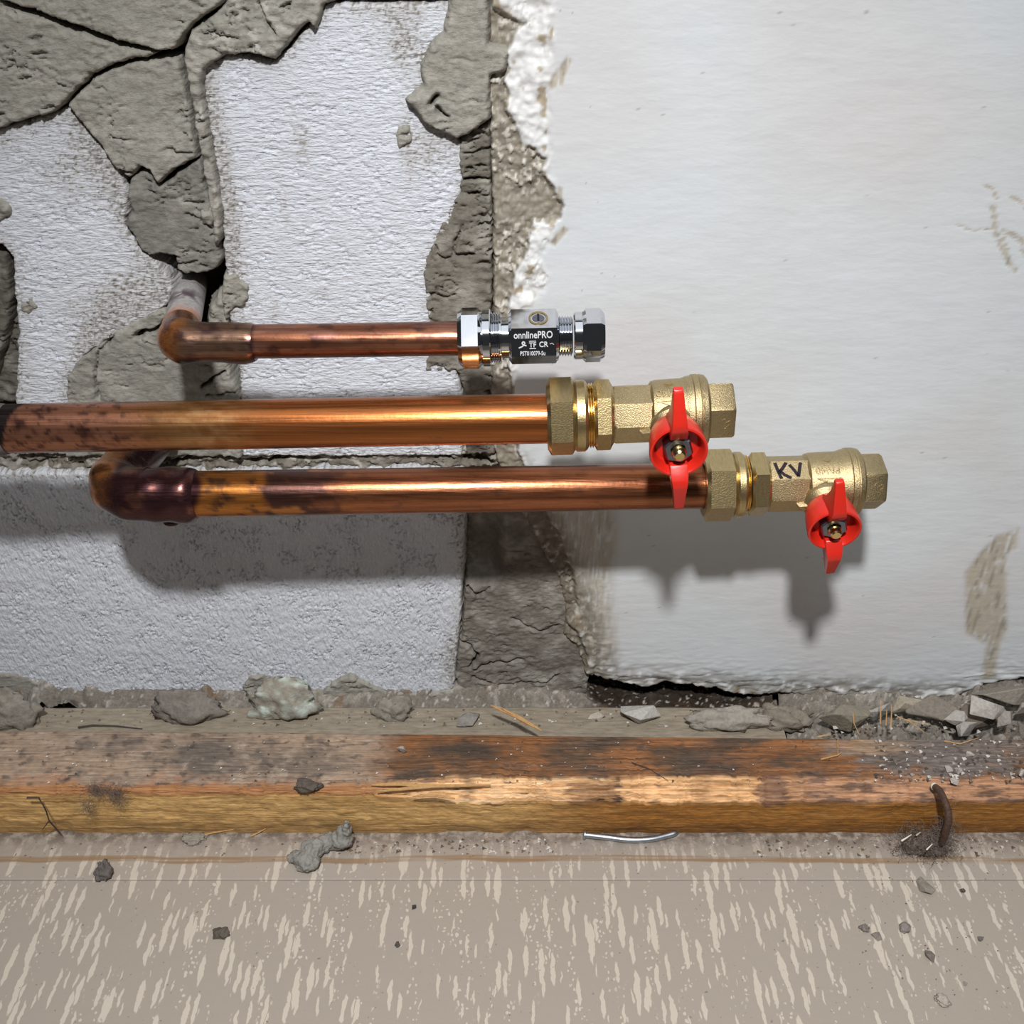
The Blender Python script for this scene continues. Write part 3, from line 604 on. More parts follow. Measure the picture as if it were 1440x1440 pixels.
def bend(a, c, b, r, n=14):            # fillet between a->c and c->b
    a, c, b = Vector(a), Vector(c), Vector(b); u, v = (a-c).normalized(), (b-c).normalized()
    ang = u.angle(v); t = r/math.tan(ang/2); o = c + (u+v).normalized()*(r/math.sin(ang/2)); p, q = c+u*t, c+v*t; out = []
    for i in range(n):
        k = i/(n-1); w = (p-o).lerp(q-o, k); th = math.pi-ang
        x = (p-o).normalized(); y = ((q-o) - x*(q-o).dot(x)).normalized(); out.append(o + (x*math.cos(k*th)+y*math.sin(k*th))*r)
    return out
CU, CUD, CUB = np.array([.80, .40, .20]), np.array([.12, .055, .05]), np.array([.30, .125, .075])
CUO = np.array([.56, .205, .062])
def P1(u): return at(u, 480.5-(u-340)*.0145, -.0655)
p1 = empty('copper_pipe', 'thin tarnished copper pipe leading to the chrome valve', 'pipe')
def c_tube1(s, a, V):
    x = V[:, 0]; n = fbm(x*90, a*1.6, 301, 4, .6); st = fbm(x*16, a*3, 303, 3)
    c = mix(np.broadcast_to(CUB, V.shape), np.array([.52, .23, .125]), sst(-.2, .4, st)); c = mix(c, CUD, sst(.0, .45, n+.25*st)*.85)
    c = mix(c, np.array([.58, .34, .30]), sst(.1, .5, fbm(x*30, a*1.2, 305, 3))*.6)
    return mix(c, CUD*.6, sst(P1(366)[0], P1(354)[0], x))
def c_fit(s, a, V):
    n = fbm(V[:, 0]*110, V[:, 2]*110+V[:, 1]*60, 307, 4, .6)
    c = mix(np.broadcast_to(np.array([.30, .19, .13]), V.shape), np.array([.12, .07, .07]), sst(-.05, .35, n))
    t = sst(ej.x+.004, ej.x-.003, V[:, 0] - .3*(V[:, 2]-ej.z) + .003*n)
    c = mix(c, mix(np.broadcast_to(np.array([.74, .31, .10]), V.shape), np.array([.25, .11, .08]), sst(.0, .35, n)), t)
    return c
e1 = P1(248); w1 = at(270, 392, .035); ej = Vector(e1) + Vector((.0008, 0, 0))
ax1 = (Vector(P1(640))-Vector(P1(350))).normalized()
def c_riser(s, a, V):
    n = fbm(V[:, 0]*160, V[:, 1]*160+V[:, 2]*90, 311, 4, .6); c = mix(np.broadcast_to(np.array([.42, .40, .39]), V.shape), np.array([.26, .24, .23]), sst(.0, .4, n))
    c = mix(c, np.array([.42, .19, .12]), sst(-.030, -.046, V[:, 1] + .01*n + .004*np.cos(a-1)))
    return mix(c, np.array([.10, .07, .08]), sst(.1, .25, n+.35)*np.exp(-((V[:, 1]+.018)/.008)**2)*sst(.35, .75, np.cos(a-.2)))
rd = (Vector(w1)-Vector(ej)).normalized()
sweep('riser', line(w1, Vector(ej)+rd*.010, 40), .0082, M['limed'], p1, c_riser)['label'] = 'lime-crusted stub coming out of the wall'
elb = [Vector(ej)+rd*(.021-.0007*i) for i in range(6)] + bend(Vector(ej)+rd*.03, ej, Vector(ej)+ax1*.03, .0092, 16) + [Vector(ej)+ax1*(.0115+.0016*i) for i in range(15)]
rads = [.0086]*6 + [.0092+.0009*math.sin(math.pi*i/15) for i in range(16)] + [.0088-.00004*i for i in range(13)]+[.0082, .0077]
o = sweep('elbow', elb, rads, M['copper'], p1, c_fit, bead=lambda s, a: .00012*math.sin(s*700+2*a)*math.sin(s*260+a) + .0018*max(0, math.cos(a-math.pi))**4*math.exp(-((s-.046)/.007)**2))
o['label'] = 'blackened soldered elbow of the thin pipe'
sweep('tube', line(Vector(ej)+ax1*.028, P1(655), 160), .0075, M['copper'], p1, c_tube1)

def P2(u): return at(u, 603.0-u*.0187, -.0822)
p2 = empty('copper_pipe', 'bright orange copper pipe running from the left edge to the upper brass valve', 'pipe')
def c_tube2(s, a, V):
    x = V[:, 0]; n = fbm(x*100, a*2.2, 321, 4, .6); st = fbm(x*5, a*7, 323, 3)
    c = mix(np.broadcast_to(CUO, V.shape), np.array([.34, .125, .04]), sst(-.15, .45, st)*.85)
    L = 1-sst(P2(150)[0], P2(330)[0], x + .03*fbm(x*12, a*1.5, 325, 2))
    c = mix(c, mix(np.broadcast_to(np.array([.56, .27, .17]), V.shape), np.array([.13, .06, .06]), sst(.0, .35, n)), L*.95)
    c = mix(c, np.array([.06, .035, .035]), L*sst(.22, .38, fbm(x*240, a*5.5, 329, 4, .6))*.8)
    c = mix(c, np.array([.42, .24, .08]), .6*np.exp(-((x-P2(265)[0])/.02)**2))
    c = mix(c, np.array([.85, .53, .25]), .6*np.exp(-((x-P2(300)[0])/.016)**2)*sst(-.3, .3, n))
    c = mix(c, np.array([.3, .14, .07]), sst(.42, .5, fbm(x*140, a*4, 327, 3))*.6)
    return mix(c, np.array([.06, .05, .05]), 1-sst(P2(24)[0], P2(27)[0], x - .004*np.sin(a*1.0+2.2) + .002*n))
sweep('tube', line(P2(4), P2(782), 260), .011, M['copper'], p2, c_tube2)
def c_soc(s, a, V):
    n = fbm(V[:, 0]*120, a*1.6, 331, 4); return mix(np.broadcast_to(np.array([.15, .13, .135]), V.shape), np.array([.24, .17, .16]), sst(.0, .4, n))
def c_soc_bead(s, a): return .0003*math.sin(3*a+s*300)
sp = line(P2(-260), P2(12), 60); sr = [.0119]*56+[.0118, .0116, .0114, .0110]
o = sweep('socket', sp, sr, M['soot'], p2, c_soc, bead=c_soc_bead); o['label'] = 'soot-black soldered socket on the pipe'

def P3(u): return at(u, 694.5-(u-300)*.0158, -.0745 + .009*(u-300)/640)
p3 = empty('copper_pipe', 'mottled copper pipe bending out of the wall to the lower brass valve', 'pipe')
def c_tube3(s, a, V):
    x = V[:, 0]; n = fbm(x*85, a*1.9, 341, 4, .6); st = fbm(x*7, a*6, 343, 3)
    c = mix(np.broadcast_to(np.array([.46, .185, .085]), V.shape), np.array([.24, .095, .05]), sst(-.1, .5, st))
    c = mix(c, np.array([.22, .10, .07]), sst(.15, .5, n)*.7)
    m = 1-sst(P3(370)[0], P3(395)[0], x + .006*n)
    c = mix(c, mix(np.broadcast_to(np.array([.60, .25, .06]), V.shape), np.array([.18, .09, .05]), sst(.0, .35, n)), m)
    d = sst(P3(372)[0], P3(384)[0], x+.004*n)*(1-sst(P3(425)[0], P3(520)[0], x + .03*n))
    c = mix(c, mix(np.broadcast_to(np.array([.10, .055, .05]), V.shape), np.array([.6, .27, .08]), sst(.12, .3, fbm(x*60, a*1.3, 345, 3))), d*.9)
    return mix(c, np.array([.07, .03, .035]), 1-sst(P3(278)[0], P3(290)[0], x - .003*np.sin(a*2)))
c3 = Vector(P3(144)); a3 = (Vector(P3(800))-Vector(P3(300))).normalized(); c3 = Vector(P3(300)) - a3*((Vector(P3(300))-c3).length)
back = Vector((.06, 1, -.10)).normalized()
def c_el3(s, a, V):
    n = fbm(V[:, 0]*90+3, V[:, 2]*90+V[:, 1]*50, 351, 4, .6); c = mix(np.broadcast_to(np.array([.10, .045, .05]), V.shape), np.array([.24, .11, .08]), sst(.05, .4, n))
    t = sst(c3.x+.006, c3.x-.003, V[:, 0] + .004*n - .28*(V[:, 2]-c3.z))
    return mix(c, mix(np.broadcast_to(np.array([.80, .33, .09]), V.shape), np.array([.42, .18, .07]), sst(-.1, .3, n)), t)
elb = [c3+back*(.028-.0003*i) for i in range(4)] + bend(c3+back*.05, c3, c3+a3*.05, .0185, 22) + [c3+a3*(.0195+.00165*i) for i in range(16)]
rads = [.0124]*4+[.0127]*22+[.0127, .0128, .0129, .0130]+[.0130]*9+[.0128, .0122, .0112]
o = sweep('elbow', elb, rads, M['copper'], p3, c_el3, seg=56, bead=lambda s, a: .00035*math.sin(s*420+a*3) + .0016*max(0, math.cos(a-math.pi))**6*math.exp(-((s-.056)/.005)**2))
o['label'] = 'purple-black soldered elbow of the lower pipe'
sweep('riser', line(c3+back*.115, c3+back*.026, 30), .011, M['copper'], p3, c_el3)
sweep('tube', line(c3+a3*.036, P3(1004), 240), .011, M['copper'], p3, c_tube3)
bmb = bmesh.new(); bmesh.ops.create_icosphere(bmb, subdivisions=2, radius=.0021, matrix=Matrix.Translation(c3+a3*.030+Vector((0, -.002, -.0142))) @ Matrix.Diagonal((1.9, 1.2, .9, 1)))
bm_obj('solder_drip', bmb, M['rust'], p3, 180)

# ------------------------------------------------------------------ valves: everything turned about one axis
class Frame:
    def __init__(s, p0, p1, droop):
        s.o = Vector(p0); s.a = (Vector(p1)-s.o).normalized(); up = Vector((0, 0, 1)); up = (up-s.a*up.dot(s.a)).normalized(); out = s.a.cross(up)   # towards the room
        d = math.radians(droop); s.out = (out*math.cos(d) - up*math.sin(d)); s.up = (up*math.cos(d) + out*math.sin(d))
        s.k = mpp(s.o)
    def pt(s, t, o, u): return s.o + s.a*t + s.out*o + s.up*u
def radius(kind, th, R, ph, n):
    if kind == 'r': return R
    w = 2*math.pi/n; q = ((th-ph) % w) - w/2; return R*math.cos(w/2)/math.cos(q)
def turned(name, fr, secs, mat, parent, n=6, phase=0., seg=96, bore=0., smooth=28, label=None):
    """secs: (axial m, kind, corner radius, clip radius); phase = degrees from room-outward towards up"""
    bm = bmesh.new(); rings = []; ph = math.radians(phase)
    S = list(secs)
    if bore: S = [(S[0][0]+.006, 'r', bore, 9), (S[0][0], 'r', bore, 9)] + S
    for (t, kind, R, clip) in S:
        ring = []
        for k in range(seg):
            th = ph + 2*math.pi*k/seg; r = min(radius(kind, th, R, ph, n), clip)
            ring.append(bm.verts.new(fr.pt(t, r*math.cos(th), r*math.sin(th))))
        rings.append(ring)
    for a, b in zip(rings[:-1], rings[1:]):
        for k in range(seg): bm.faces.new((a[k], a[(k+1) % seg], b[(k+1) % seg], b[k]))
    if not bore: bm.faces.new(rings[0])
    bm.faces.new(rings[-1][::-1])
    o = bm_obj(name, bm, mat, parent, smooth)
    if label: o['label'] = label
    return o
def nut(name, fr, t0, t1, R, mat, parent, phase, n=6, ch=.0018, bore=0., label=None, right=True):
    fl = R*math.cos(math.pi/n); lo = fl*.97
    s = [(t0, 'h', R, lo*.99), (t0+ch, 'h', R, R*1.001)]
    s += [(t1-ch, 'h', R, R*1.001), (t1, 'h', R, lo*.99)] if right else [(t1, 'h', R, R*1.001)]
    return turned(name, fr, s, mat, parent, n, phase, bore=bore, label=label, smooth=14)
def thread(name, fr, t0, t1, r0, r1, pitch, mat, parent):
    s = [(t0, 'r', r0, 9)]; t = t0
    while t+pitch <= t1+1e-6: s += [(t+pitch*.45, 'r', r1, 9), (t+pitch*.6, 'r', r1, 9), (t+pitch*.99, 'r', r0, 9)]; t += pitch
    return turned(name, fr, s, mat, parent, smooth=25)
def text_mesh(txt, size, ext, map_, name, mat, parent, align='CENTER'):
    cu = bpy.data.curves.new('lettering', 'FONT'); cu.body = txt; cu.size = size; cu.extrude = ext; cu.align_x = align; cu.align_y = 'CENTER'; cu.resolution_u = 3; cu.offset = size*.012
    tmp = bpy.data.objects.new('lettering', cu); COL.objects.link(tmp)
    me = bpy.data.meshes.new_from_object(tmp.evaluated_get(bpy.context.evaluated_depsgraph_get())); bpy.data.objects.remove(tmp); bpy.data.curves.remove(cu)
    me.name = name
    for v in me.vertices: v.co = map_(v.co.x, v.co.y, v.co.z)
    me.materials.clear(); return link(name, me, mat, parent)
def facet(fr, deg, r):                 # flat facet at an elevation: maps (x, y, z) to a point with z = height above it
    c, s = math.cos(math.radians(deg)), math.sin(math.radians(deg))
    def f(t0, rot=0.):
        cr, sr = math.cos(rot), math.sin(rot)
        def g(x, y, z):
            x, y = x*cr-y*sr, x*sr+y*cr
            return fr.pt(t0+x, (r+z)*c - y*s, (r+z)*s + y*c)
        return g
    return f
def curved(fr, deg, r, rot=0.):
    def f(t0):
        cr, sr = math.cos(rot), math.sin(rot)
        def g(x, y, z):
            x, y = x*cr-y*sr, x*sr+y*cr; th = math.radians(deg)+y/r
            return fr.pt(t0+x, (r+z)*math.cos(th), (r+z)*math.sin(th))
        return g
    return f
def strokes(name, paths, w, th, map_, mat, parent):      # hand-drawn or embossed line work
    bm = bmesh.new()
    for P in paths:
        n = len(P); ring = []
        for i in range(n):
            a, b = P[max(i-1, 0)], P[min(i+1, n-1)]; dx, dy = b[0]-a[0], b[1]-a[1]; L = math.hypot(dx, dy); nx, ny = -dy/L*w/2, dx/L*w/2
            if i in (0, n-1): e = (-1 if i == 0 else 1)*w*.3/L; px, py = P[i][0]+dx*e, P[i][1]+dy*e
            else: px, py = P[i]
            ring.append([bm.verts.new(map_(px+nx, py+ny, th)), bm.verts.new(map_(px-nx, py-ny, th)), bm.verts.new(map_(px-nx, py-ny, -.0003)), bm.verts.new(map_(px+nx, py+ny, -.0003))])
        for r, s in zip(ring[:-1], ring[1:]):
            for k in range(4): bm.faces.new((r[k], r[(k+1) % 4], s[(k+1) % 4], s[k]))
        bm.faces.new(ring[0]); bm.faces.new(ring[-1])
    return bm_obj(name, bm, mat, parent)

# chrome shut-off valve on the thin pipe
f1 = Frame(P1(645), Vector(P1(645)) + (Vector(at(848, 471.2, -.0655))-Vector(at(646, 475.8, -.0655))), 0); f1.o = Vector(at(645, 475.8, -.0655))
K = f1.k; v1 = empty('ball_valve', 'small chrome shut-off valve with etched lettering on the thin pipe', 'valve', loc=f1.o)
v1.location = (0, 0, 0)
X1 = lambda u: (u-645)*K
nut('compression_nut', f1, X1(645), X1(679), 44*K, M['chrome'], v1, 9, bore=.0077)
turned('collar', f1, [(X1(678.5), 'r', 37*K, 9), (X1(679.5), 'r', 40*K, 9), (X1(689), 'r', 40*K, 9), (X1(690.5), 'r', 38.5*K, 9)], M['chrome'], v1, label='plain round collar beside the nut')
thread('thread', f1, X1(690), X1(703.5), 32.5*K, 35*K, .00105, M['chrome'], v1)
turned('neck', f1, [(X1(703), 'r', 34*K, 9), (X1(705), 'r', 34*K, 9), (X1(706), 'r', 29*K, 9), (X1(717), 'r', 29*K, 9)], M['chrome'], v1)
body1 = nut('body', f1, X1(715.5), X1(785), 39*K, M['chrome'], v1, 41, ch=.0012)
thread('thread', f1, X1(785), X1(806.5), 25.5*K, 28.5*K, .00122, M['chrome'], v1)
turned('collar', f1, [(X1(806), 'r', 30*K, 9), (X1(808), 'r', 33*K, 9), (X1(818), 'r', 33*K, 9)], M['chrome'], v1)
nut('end_nut', f1, X1(817.5), X1(849), 37.5*K, M['chrome'], v1, 49)
fl1 = 39*K*math.cos(math.pi/6); fc = facet(f1, 11, fl1)
mk = lambda du, dv: fc(X1(750)+du*K)
text_mesh('onnlinePRO', .0043, .00012, lambda x, y, z: fc(X1(749.5))(x*.80, y+.0030, z), 'lettering', M['etch'], body1)
text_mesh('PST010079-Su', .0026, .0001, lambda x, y, z: fc(X1(748.5))(x*.72, y-.0050, z), 'lettering', M['etch'], body1)
text_mesh('TF', .0029, .0001, lambda x, y, z: fc(X1(748.5))(x, y-.0013, z), 'lettering', M['etch'], body1)
text_mesh('CR', .0033, .0001, lambda x, y, z: fc(X1(763.5))(x*.9, y-.0012, z), 'lettering', M['etch'], body1)
def emb(x, y): return (x, y-.0013)
strokes('emblem', [[emb(.0003+.0006*math.cos(a*.7), .0009+.0006*math.sin(a*.7)) for a in range(10)], [emb(-.0016, -.0011), emb(-.0004, -.0006), emb(.0004, .0000), emb(.0014, -.0002)]], .0005, .0001, fc(X1(735)), M['etch'], body1)
strokes('emblem', [[(-.0014, .0004), (.0014, .0004)], [(-.0013, -.0028), (.0013, -.0028)]], .0003, .0001, fc(X1(748.5)), M['etch'], body1)
strokes('emblem', [[(-.0008, -.0010), (.0, -.0006), (.0008, -.0012)]], .0002, .0001, fc(X1(775)), M['etch'], body1)
def cyl(name, base, axis, parts, mat, parent, seg=32, n=None, smooth=30, phase=0., side=None, hollow=False):
    """lathe about any axis; parts = (distance, radius)"""
    axis = Vector(axis).normalized(); s = (side or Vector((0, 0, 1))); s = (s-axis*s.dot(axis)).normalized(); t = axis.cross(s); bm = bmesh.new(); R = []
    for (d, r) in parts:
        R.append([bm.verts.new(Vector(base)+axis*d + (s*math.cos(phase+2*math.pi*k/seg)+t*math.sin(phase+2*math.pi*k/seg))*(r if not n else min(radius('h', phase+2*math.pi*k/seg, r, phase, n), r*.985))) for k in range(seg)])
    for a, b in zip(R[:-1], R[1:]):
        for k in range(seg): bm.faces.new((a[k], a[(k+1) % seg], b[(k+1) % seg], b[k]))
    bm.faces.new(R[0]); bm.faces.new(R[-1]); return bm_obj(name, bm, mat, parent, smooth)
ft = facet(f1, 71, fl1)(X1(757)); c0, c1_ = ft(0, 0, 0), ft(0, 0, 1); axu = (c1_-c0).normalized()
cyl('stem_seat', c0, axu, [(-.002, .0042), (.0003, .0042), (.0003, .0034), (-.0012, .0034)], M['brass_turned'], v1)
scr = cyl('stem_screw', c0, axu, [(-.002, .0030), (-.0004, .0030), (.0002, .0024)], M['steel'], v1)
bs = bmesh.new(); bmesh.ops.create_cube(bs, size=1, matrix=Matrix.Translation(c0+axu*.0003) @ Matrix(((f1.a.x, f1.a.cross(axu).x, axu.x, 0), (f1.a.y, f1.a.cross(axu).y, axu.y, 0), (f1.a.z, f1.a.cross(axu).z, axu.z, 0), (0, 0, 0, 1))) @ Matrix.Diagonal((.0009, .0046, .0010, 1)))
bm_obj('screw_slot', bs, M['ink'], scr)

# brass valves with red butterfly handles
def handle(fr, t0, v, twist):
    h = empty('handle'); h.parent = v; R = M['red']
    cw, sw = math.cos(math.radians(twist)), math.sin(math.radians(twist))
    def q(x, o, c): return fr.pt(t0 + x*cw + c*sw, o, -x*sw + c*cw)
    bm = bmesh.new(); seg = 48; rings = []
    for (o, r) in ((.0168, .0062), (.0168, .0092), (.0185, .0106), (.0240, .0116), (.0312, .0123), (.0324, .0120), (.0326, .0112), (.0318, .0104), (.0262, .0096), (.0255, .0088), (.0255, .003)):
        rings.append([bm.verts.new(q(r*math.cos(2*math.pi*k/seg), o, r*math.sin(2*math.pi*k/seg))) for k in range(seg)])
    for a, b in zip(rings[:-1], rings[1:]):
        for k in range(seg): bm.faces.new((a[k], a[(k+1) % seg], b[(k+1) % seg], b[k]))
    bm_obj('cap', bm, R, h, 40)
    for sg in (1, -1):
        bm = bmesh.new(); S = []
        # sections: height c, inner and outer reach o, half width
        for (c, o0, o1, w0, w1) in ((.0062, .0262, .0325, .0038, .0038), (.0100, .0200, .0352, .0040, .0038), (.0122, .0200, .0366, .0038, .0035), (.0150, .0240, .0370, .0034, .0031), (.0215, .0275, .0350, .0026, .0026), (.0285, .0290, .0326, .0021, .0021), (.0298, .0292, .0318, .0019, .0019)):
            S.append([bm.verts.new(q(sx*w, o, sg*c)) for (sx, o, w) in ((-1, o0, w0), (1, o0, w0), (1, o1, w1), (-1, o1, w1))])
        for a, b in zip(S[:-1], S[1:]):
            for k in range(4): bm.faces.new((a[k], a[(k+1) % 4], b[(k+1) % 4], b[k]))
        bm.faces.new(S[0]); bm.faces.new(S[-1])
        bmesh.ops.bevel(bm, geom=list(bm.edges), offset=.0007, segments=2, affect='EDGES', profile=.6)
        bm_obj('wing', bm, R, h, 35)
    b0 = fr.pt(t0, 0, 0)
    cyl('stem', b0, fr.out, [(.012, .0030), (.0325, .0030), (.0330, .0026), (.0350, .0026), (.0357, .0019)], M['brass_bright'], v)
    cyl('lock_nut', b0, fr.out, [(.0250, .0062), (.0254, .0066), (.0306, .0066), (.0313, .0058), (.0313, .0036), (.0295, .0036)], M['steel'], v, seg=48, n=6, phase=.3)
    cyl('stem_boss', b0, fr.out, [(.008, .0105), (.0135, .0100), (.0150, .0088), (.0165, .0075)], M['brass_cast'], v, seg=48)
def big_valve(label, fr, U, nph, hph, bph, eph, twist, kv):
    k = fr.k; T = lambda u: (u-U[0])*k
    v = empty('ball_valve', label, 'valve')
    nut('compression_nut', fr, T(U[0]), T(U[1]), .0174, M['brass_turned'], v, nph, ch=.0016, bore=.0112)
    turned('collar', fr, [(T(U[1])-.0005, 'r', .0150, 9), (T(U[1])+.0004, 'r', .0158, 9), (T(U[2])-.0012, 'r', .0158, 9), (T(U[2]), 'r', .0148, 9)], M['brass_turned'], v, label='plain round collar behind the nut')
    thread('thread', fr, T(U[2])-.0003, T(U[3])+.0004, .0132, .0143, .0011, M['brass_bright'], v)
    nut('hex_adapter', fr, T(U[3]), T(U[4]), .0156, M['brass_turned'], v, hph, ch=.0013)
    turned('neck', fr, [(T(U[4])-.0004, 'h', .0128, .0124), (T(U[4])+.0008, 'h', .0134, .0134), (T(U[5])+.0012, 'h', .0134, .0134)], M['brass_cast'], v, 8, bph, label='eight-sided neck of the valve body')
    a, b, c, d = T(U[5]), T(U[6]), T(U[7]), T(U[8])
    body = turned('body', fr, [(a-.0006, 'r', .0126, 9), (a+.0004, 'r', .0140, 9), (a+.0022, 'r', .0145, 9), (b-.0012, 'r', .0149, 9), (b, 'r', .0152, 9), (b+.0012, 'r', .0157, 9),
        (b+(c-b)*.30, 'r', .0159, 9), (b+(c-b)*.34, 'r', .0164, 9), (b+(c-b)*.56, 'r', .0165, 9), (b+(c-b)*.60, 'r', .0161, 9), (b+(c-b)*.66, 'r', .0164, 9), (b+(c-b)*.86, 'r', .0160, 9), (c-.0004, 'r', .0148, 9), (c, 'r', .0132, 9)], M['brass_cast'], v, smooth=24)
    turned('end_hex', fr, [(c-.0005, 'h', .0136, .0130), (c+.0006, 'h', .0136, .0136), (d-.0012, 'h', .0136, .0136), (d, 'h', .0130, .0126), (d, 'r', .0100, 9), (d-.010, 'r', .0098, 9)], M['brass_cast'], v, 6, eph, smooth=24)
    cv = curved(fr, 66, .0149, math.pi); txt = cv((a+b)/2 - .0002)
    text_mesh('PN40', .0050, .00028, txt, 'lettering', M['brass_cast'], body)
    cv2 = curved(fr, 46, .0149)((a+b)/2)
    strokes('arrow', [[(-.0055, .0012), (.0058, .0012), (.0048, -.0024), (-.0055, .0012), (-.0050, .0012)]], .0005, .0003, cv2, M['brass_cast'], body)
    strokes('arrow', [[(-.0015, .0), (.0, -.0006), (.0015, .0)]], .0006, .0003, curved(fr, 87, .0149)((a+b)/2), M['brass_cast'], body)
    fe = facet(fr, eph-30, .0136*math.cos(math.pi/6))((c+d)/2+.0012)
    strokes('emblem', [[(.0016*math.cos(1.1+i*.45)-.0006, .0024*math.sin(1.1+i*.45)) for i in range(10)], [(-.0002, .0006), (.0016, .0014), (.0018, -.0002), (.0006, -.0012), (.0020, -.0018)]], .0004, .0002, fe, M['brass_cast'], body)
    for dd in (0,):    # stop lug beside the handle
        bl = bmesh.new(); vs = [bl.verts.new(fr.pt(a+x, o, u)) for (x, o, u) in ((-.0062, .0124, -.0005), (.0004, .0124, .0010), (.0004, .0124, -.0044), (-.0045, .0124, -.0036), (-.0050, .0150, -.0012), (.0004, .0158, .0000), (.0004, .0158, -.0034), (-.0036, .0150, -.0030))]
        for fidx in ((0, 1, 2, 3), (4, 5, 6, 7), (0, 1, 5, 4), (1, 2, 6, 5), (2, 3, 7, 6), (3, 0, 4, 7)): bl.faces.new([vs[i] for i in fidx])
        bm_obj('stop_lug', bl, M['brass_cast'], v)
    handle(fr, T(U[9]), v, twist)
    if kv:
        fk = facet(fr, bph+22.5, .0134*math.cos(math.pi/8))((T(U[4])+T(U[5]))/2 - .0010)
        strokes('lettering', [[(-.0056, .0038), (-.0049, .0004), (-.0038, -.0040)], [(-.0006, .0038), (-.0024, .0012), (-.0044, -.0010)], [(-.0040, -.0002), (-.0018, -.0026), (.0006, -.0040)], [(.0012, .0026), (.0028, .0000), (.0042, -.0030)], [(.0062, .0036), (.0054, .0006), (.0044, -.0032)]], .0016, .00006, fk, M['ink'], v)
    return v
f2 = Frame(at(769, 586.5, -.0822), at(1020, 577.2, -.0822), 3)
big_valve('upper brass ball valve with red handle on the bright pipe', f2, (769, 809, 825, 834, 861, 914, 960, 993, 1027, 941), 51, 58, 50, 31, -3, False)
f3 = Frame(at(988, 683.0, -.0658), at(1230, 677.0, -.0652), 11)
big_valve('lower brass ball valve marked KV with red handle on the mottled pipe', f3, (988, 1031, 1044, 1051, 1077, 1130, 1177, 1206, 1236, 1152), 65, 59, 50.5, 58, -6, True)

# ------------------------------------------------------------------ loose things
def chunk_mesh(seed, sx, sy, sz, kind):
    r = random.Random(seed); bm = bmesh.new()
    if kind == 'stone':
        for _ in range(11):
            p = Vector((r.gauss(0, 1), r.gauss(0, 1), r.gauss(0, 1))).normalized()*r.uniform(.85, 1.25); bm.verts.new((p.x*sx, p.y*sy, p.z*sz))
        res = bmesh.ops.convex_hull(bm, input=bm.verts); junk = [g for g in res['geom_interior'] if isinstance(g, bmesh.types.BMVert)]
        bmesh.ops.delete(bm, geom=junk, context='VERTS')
        bmesh.ops.bevel(bm, geom=list(bm.edges), offset=min(sx, sy, sz)*.045, segments=1, affect='EDGES')
        sm = 30
    else:
        bmesh.ops.create_icosphere(bm, subdivisions=4, radius=1); o = Vector((r.uniform(-9, 9), r.uniform(-9, 9), r.uniform(-9, 9)))
        for v in bm.verts:
            n = v.co.normalized(); k = 1 + .45*mnoise.fractal(n*1.3+o, .7, 2.1, 5) + .10*mnoise.fractal(n*6+o, .8, 2.0, 3)
            v.co = Vector((n.x*sx*k, n.y*sy*k, max(n.z, -.45)*sz*k))
        sm = 180
    bmesh.ops.recalc_face_normals(bm, faces=bm.faces)
    me = bpy.data.meshes.new('chunk'); bm.to_mesh(me); bm.free()
    if sm == 180: me.polygons.foreach_set('use_smooth', [True]*len(me.polygons))
    return me
def chunk(name, label, cat, u, v, wpx, hpx, z, seed, kind='lump', tone=(140, 134, 124), tilt=(0, 0, 0), thin=.7, tone2=None, group=None):
    p = on(u, v+hpx*.25, z); k = mpp(p); sx = wpx*k/2; sz = hpx*k/2*.95
    me = chunk_mesh(seed, sx, sx*thin, sz, kind); n = len(me.vertices)
    a = me.color_attributes.new('Col', 'FLOAT_COLOR', 'POINT'); co = np.empty(n*3, np.float32); me.vertices.foreach_get('co', co); co = co.reshape(-1, 3)
    c = np.broadcast_to(lin(*tone), (n, 3)); c = mix(c, lin(*tone)*.7, sst(0, .5, fbm(co[:, 0]*130+seed, co[:, 2]*130, 401, 3))*.7)
    if tone2: c = mix(c, lin(*tone2), sst(.0, .3, fbm(co[:, 0]*110+seed, co[:, 2]*110+co[:, 1]*60, 403, 3)))
    a.data.foreach_set('color', np.concatenate([c, np.ones((n, 1))], 1).astype(np.float32).ravel()); me.name = name
    o = link(name, me, M['stone']); R = Matrix.Rotation(tilt[2], 4, 'Z') @ Matrix.Rotation(tilt[0], 4, 'X') @ Matrix.Rotation(tilt[1], 4, 'Y')
    zmin = min((R @ v.co).z for v in me.vertices)
    o.rotation_euler = R.to_euler(); o.location = (p[0], p[1], z - zmin - .0004)
    return tag(o, label, cat, group)
chunk('mortar_lump', 'big rounded grey mortar lump at the left end of the wall foot', 'rubble', 20, 1000, 82, 84, .012, 3, thin=.45)
chunk('mortar_lump', 'crumbly grey mortar lump resting on the strip near the left', 'rubble', 262, 996, 88, 62, .013, 5, thin=.4, tone=(128, 122, 114))
chunk('mortar_lump', 'mortar lump with pale greenish patches behind the batten', 'rubble', 402, 985, 94, 84, .014, 8, thin=.4, tone=(150, 144, 132), tone2=(196, 206, 196))
chunk('mortar_lump', 'smooth grey mortar lump on the strip below the big block', 'rubble', 556, 998, 52, 46, .014, 11, thin=.5)
chunk('stone', 'flat pale stone lying on the strip under the plaster edge', 'stone', 898, 1005, 62, 30, .0152, 13, 'stone', (176, 172, 166), (.1, .05, .1), .6)
chunk('mortar_slab', 'broad flat mortar slab on the strip beyond the pale stone', 'rubble', 1022, 1010, 112, 34, .0152, 17, 'lump', (152, 146, 136), (0, 0, 0), .3)
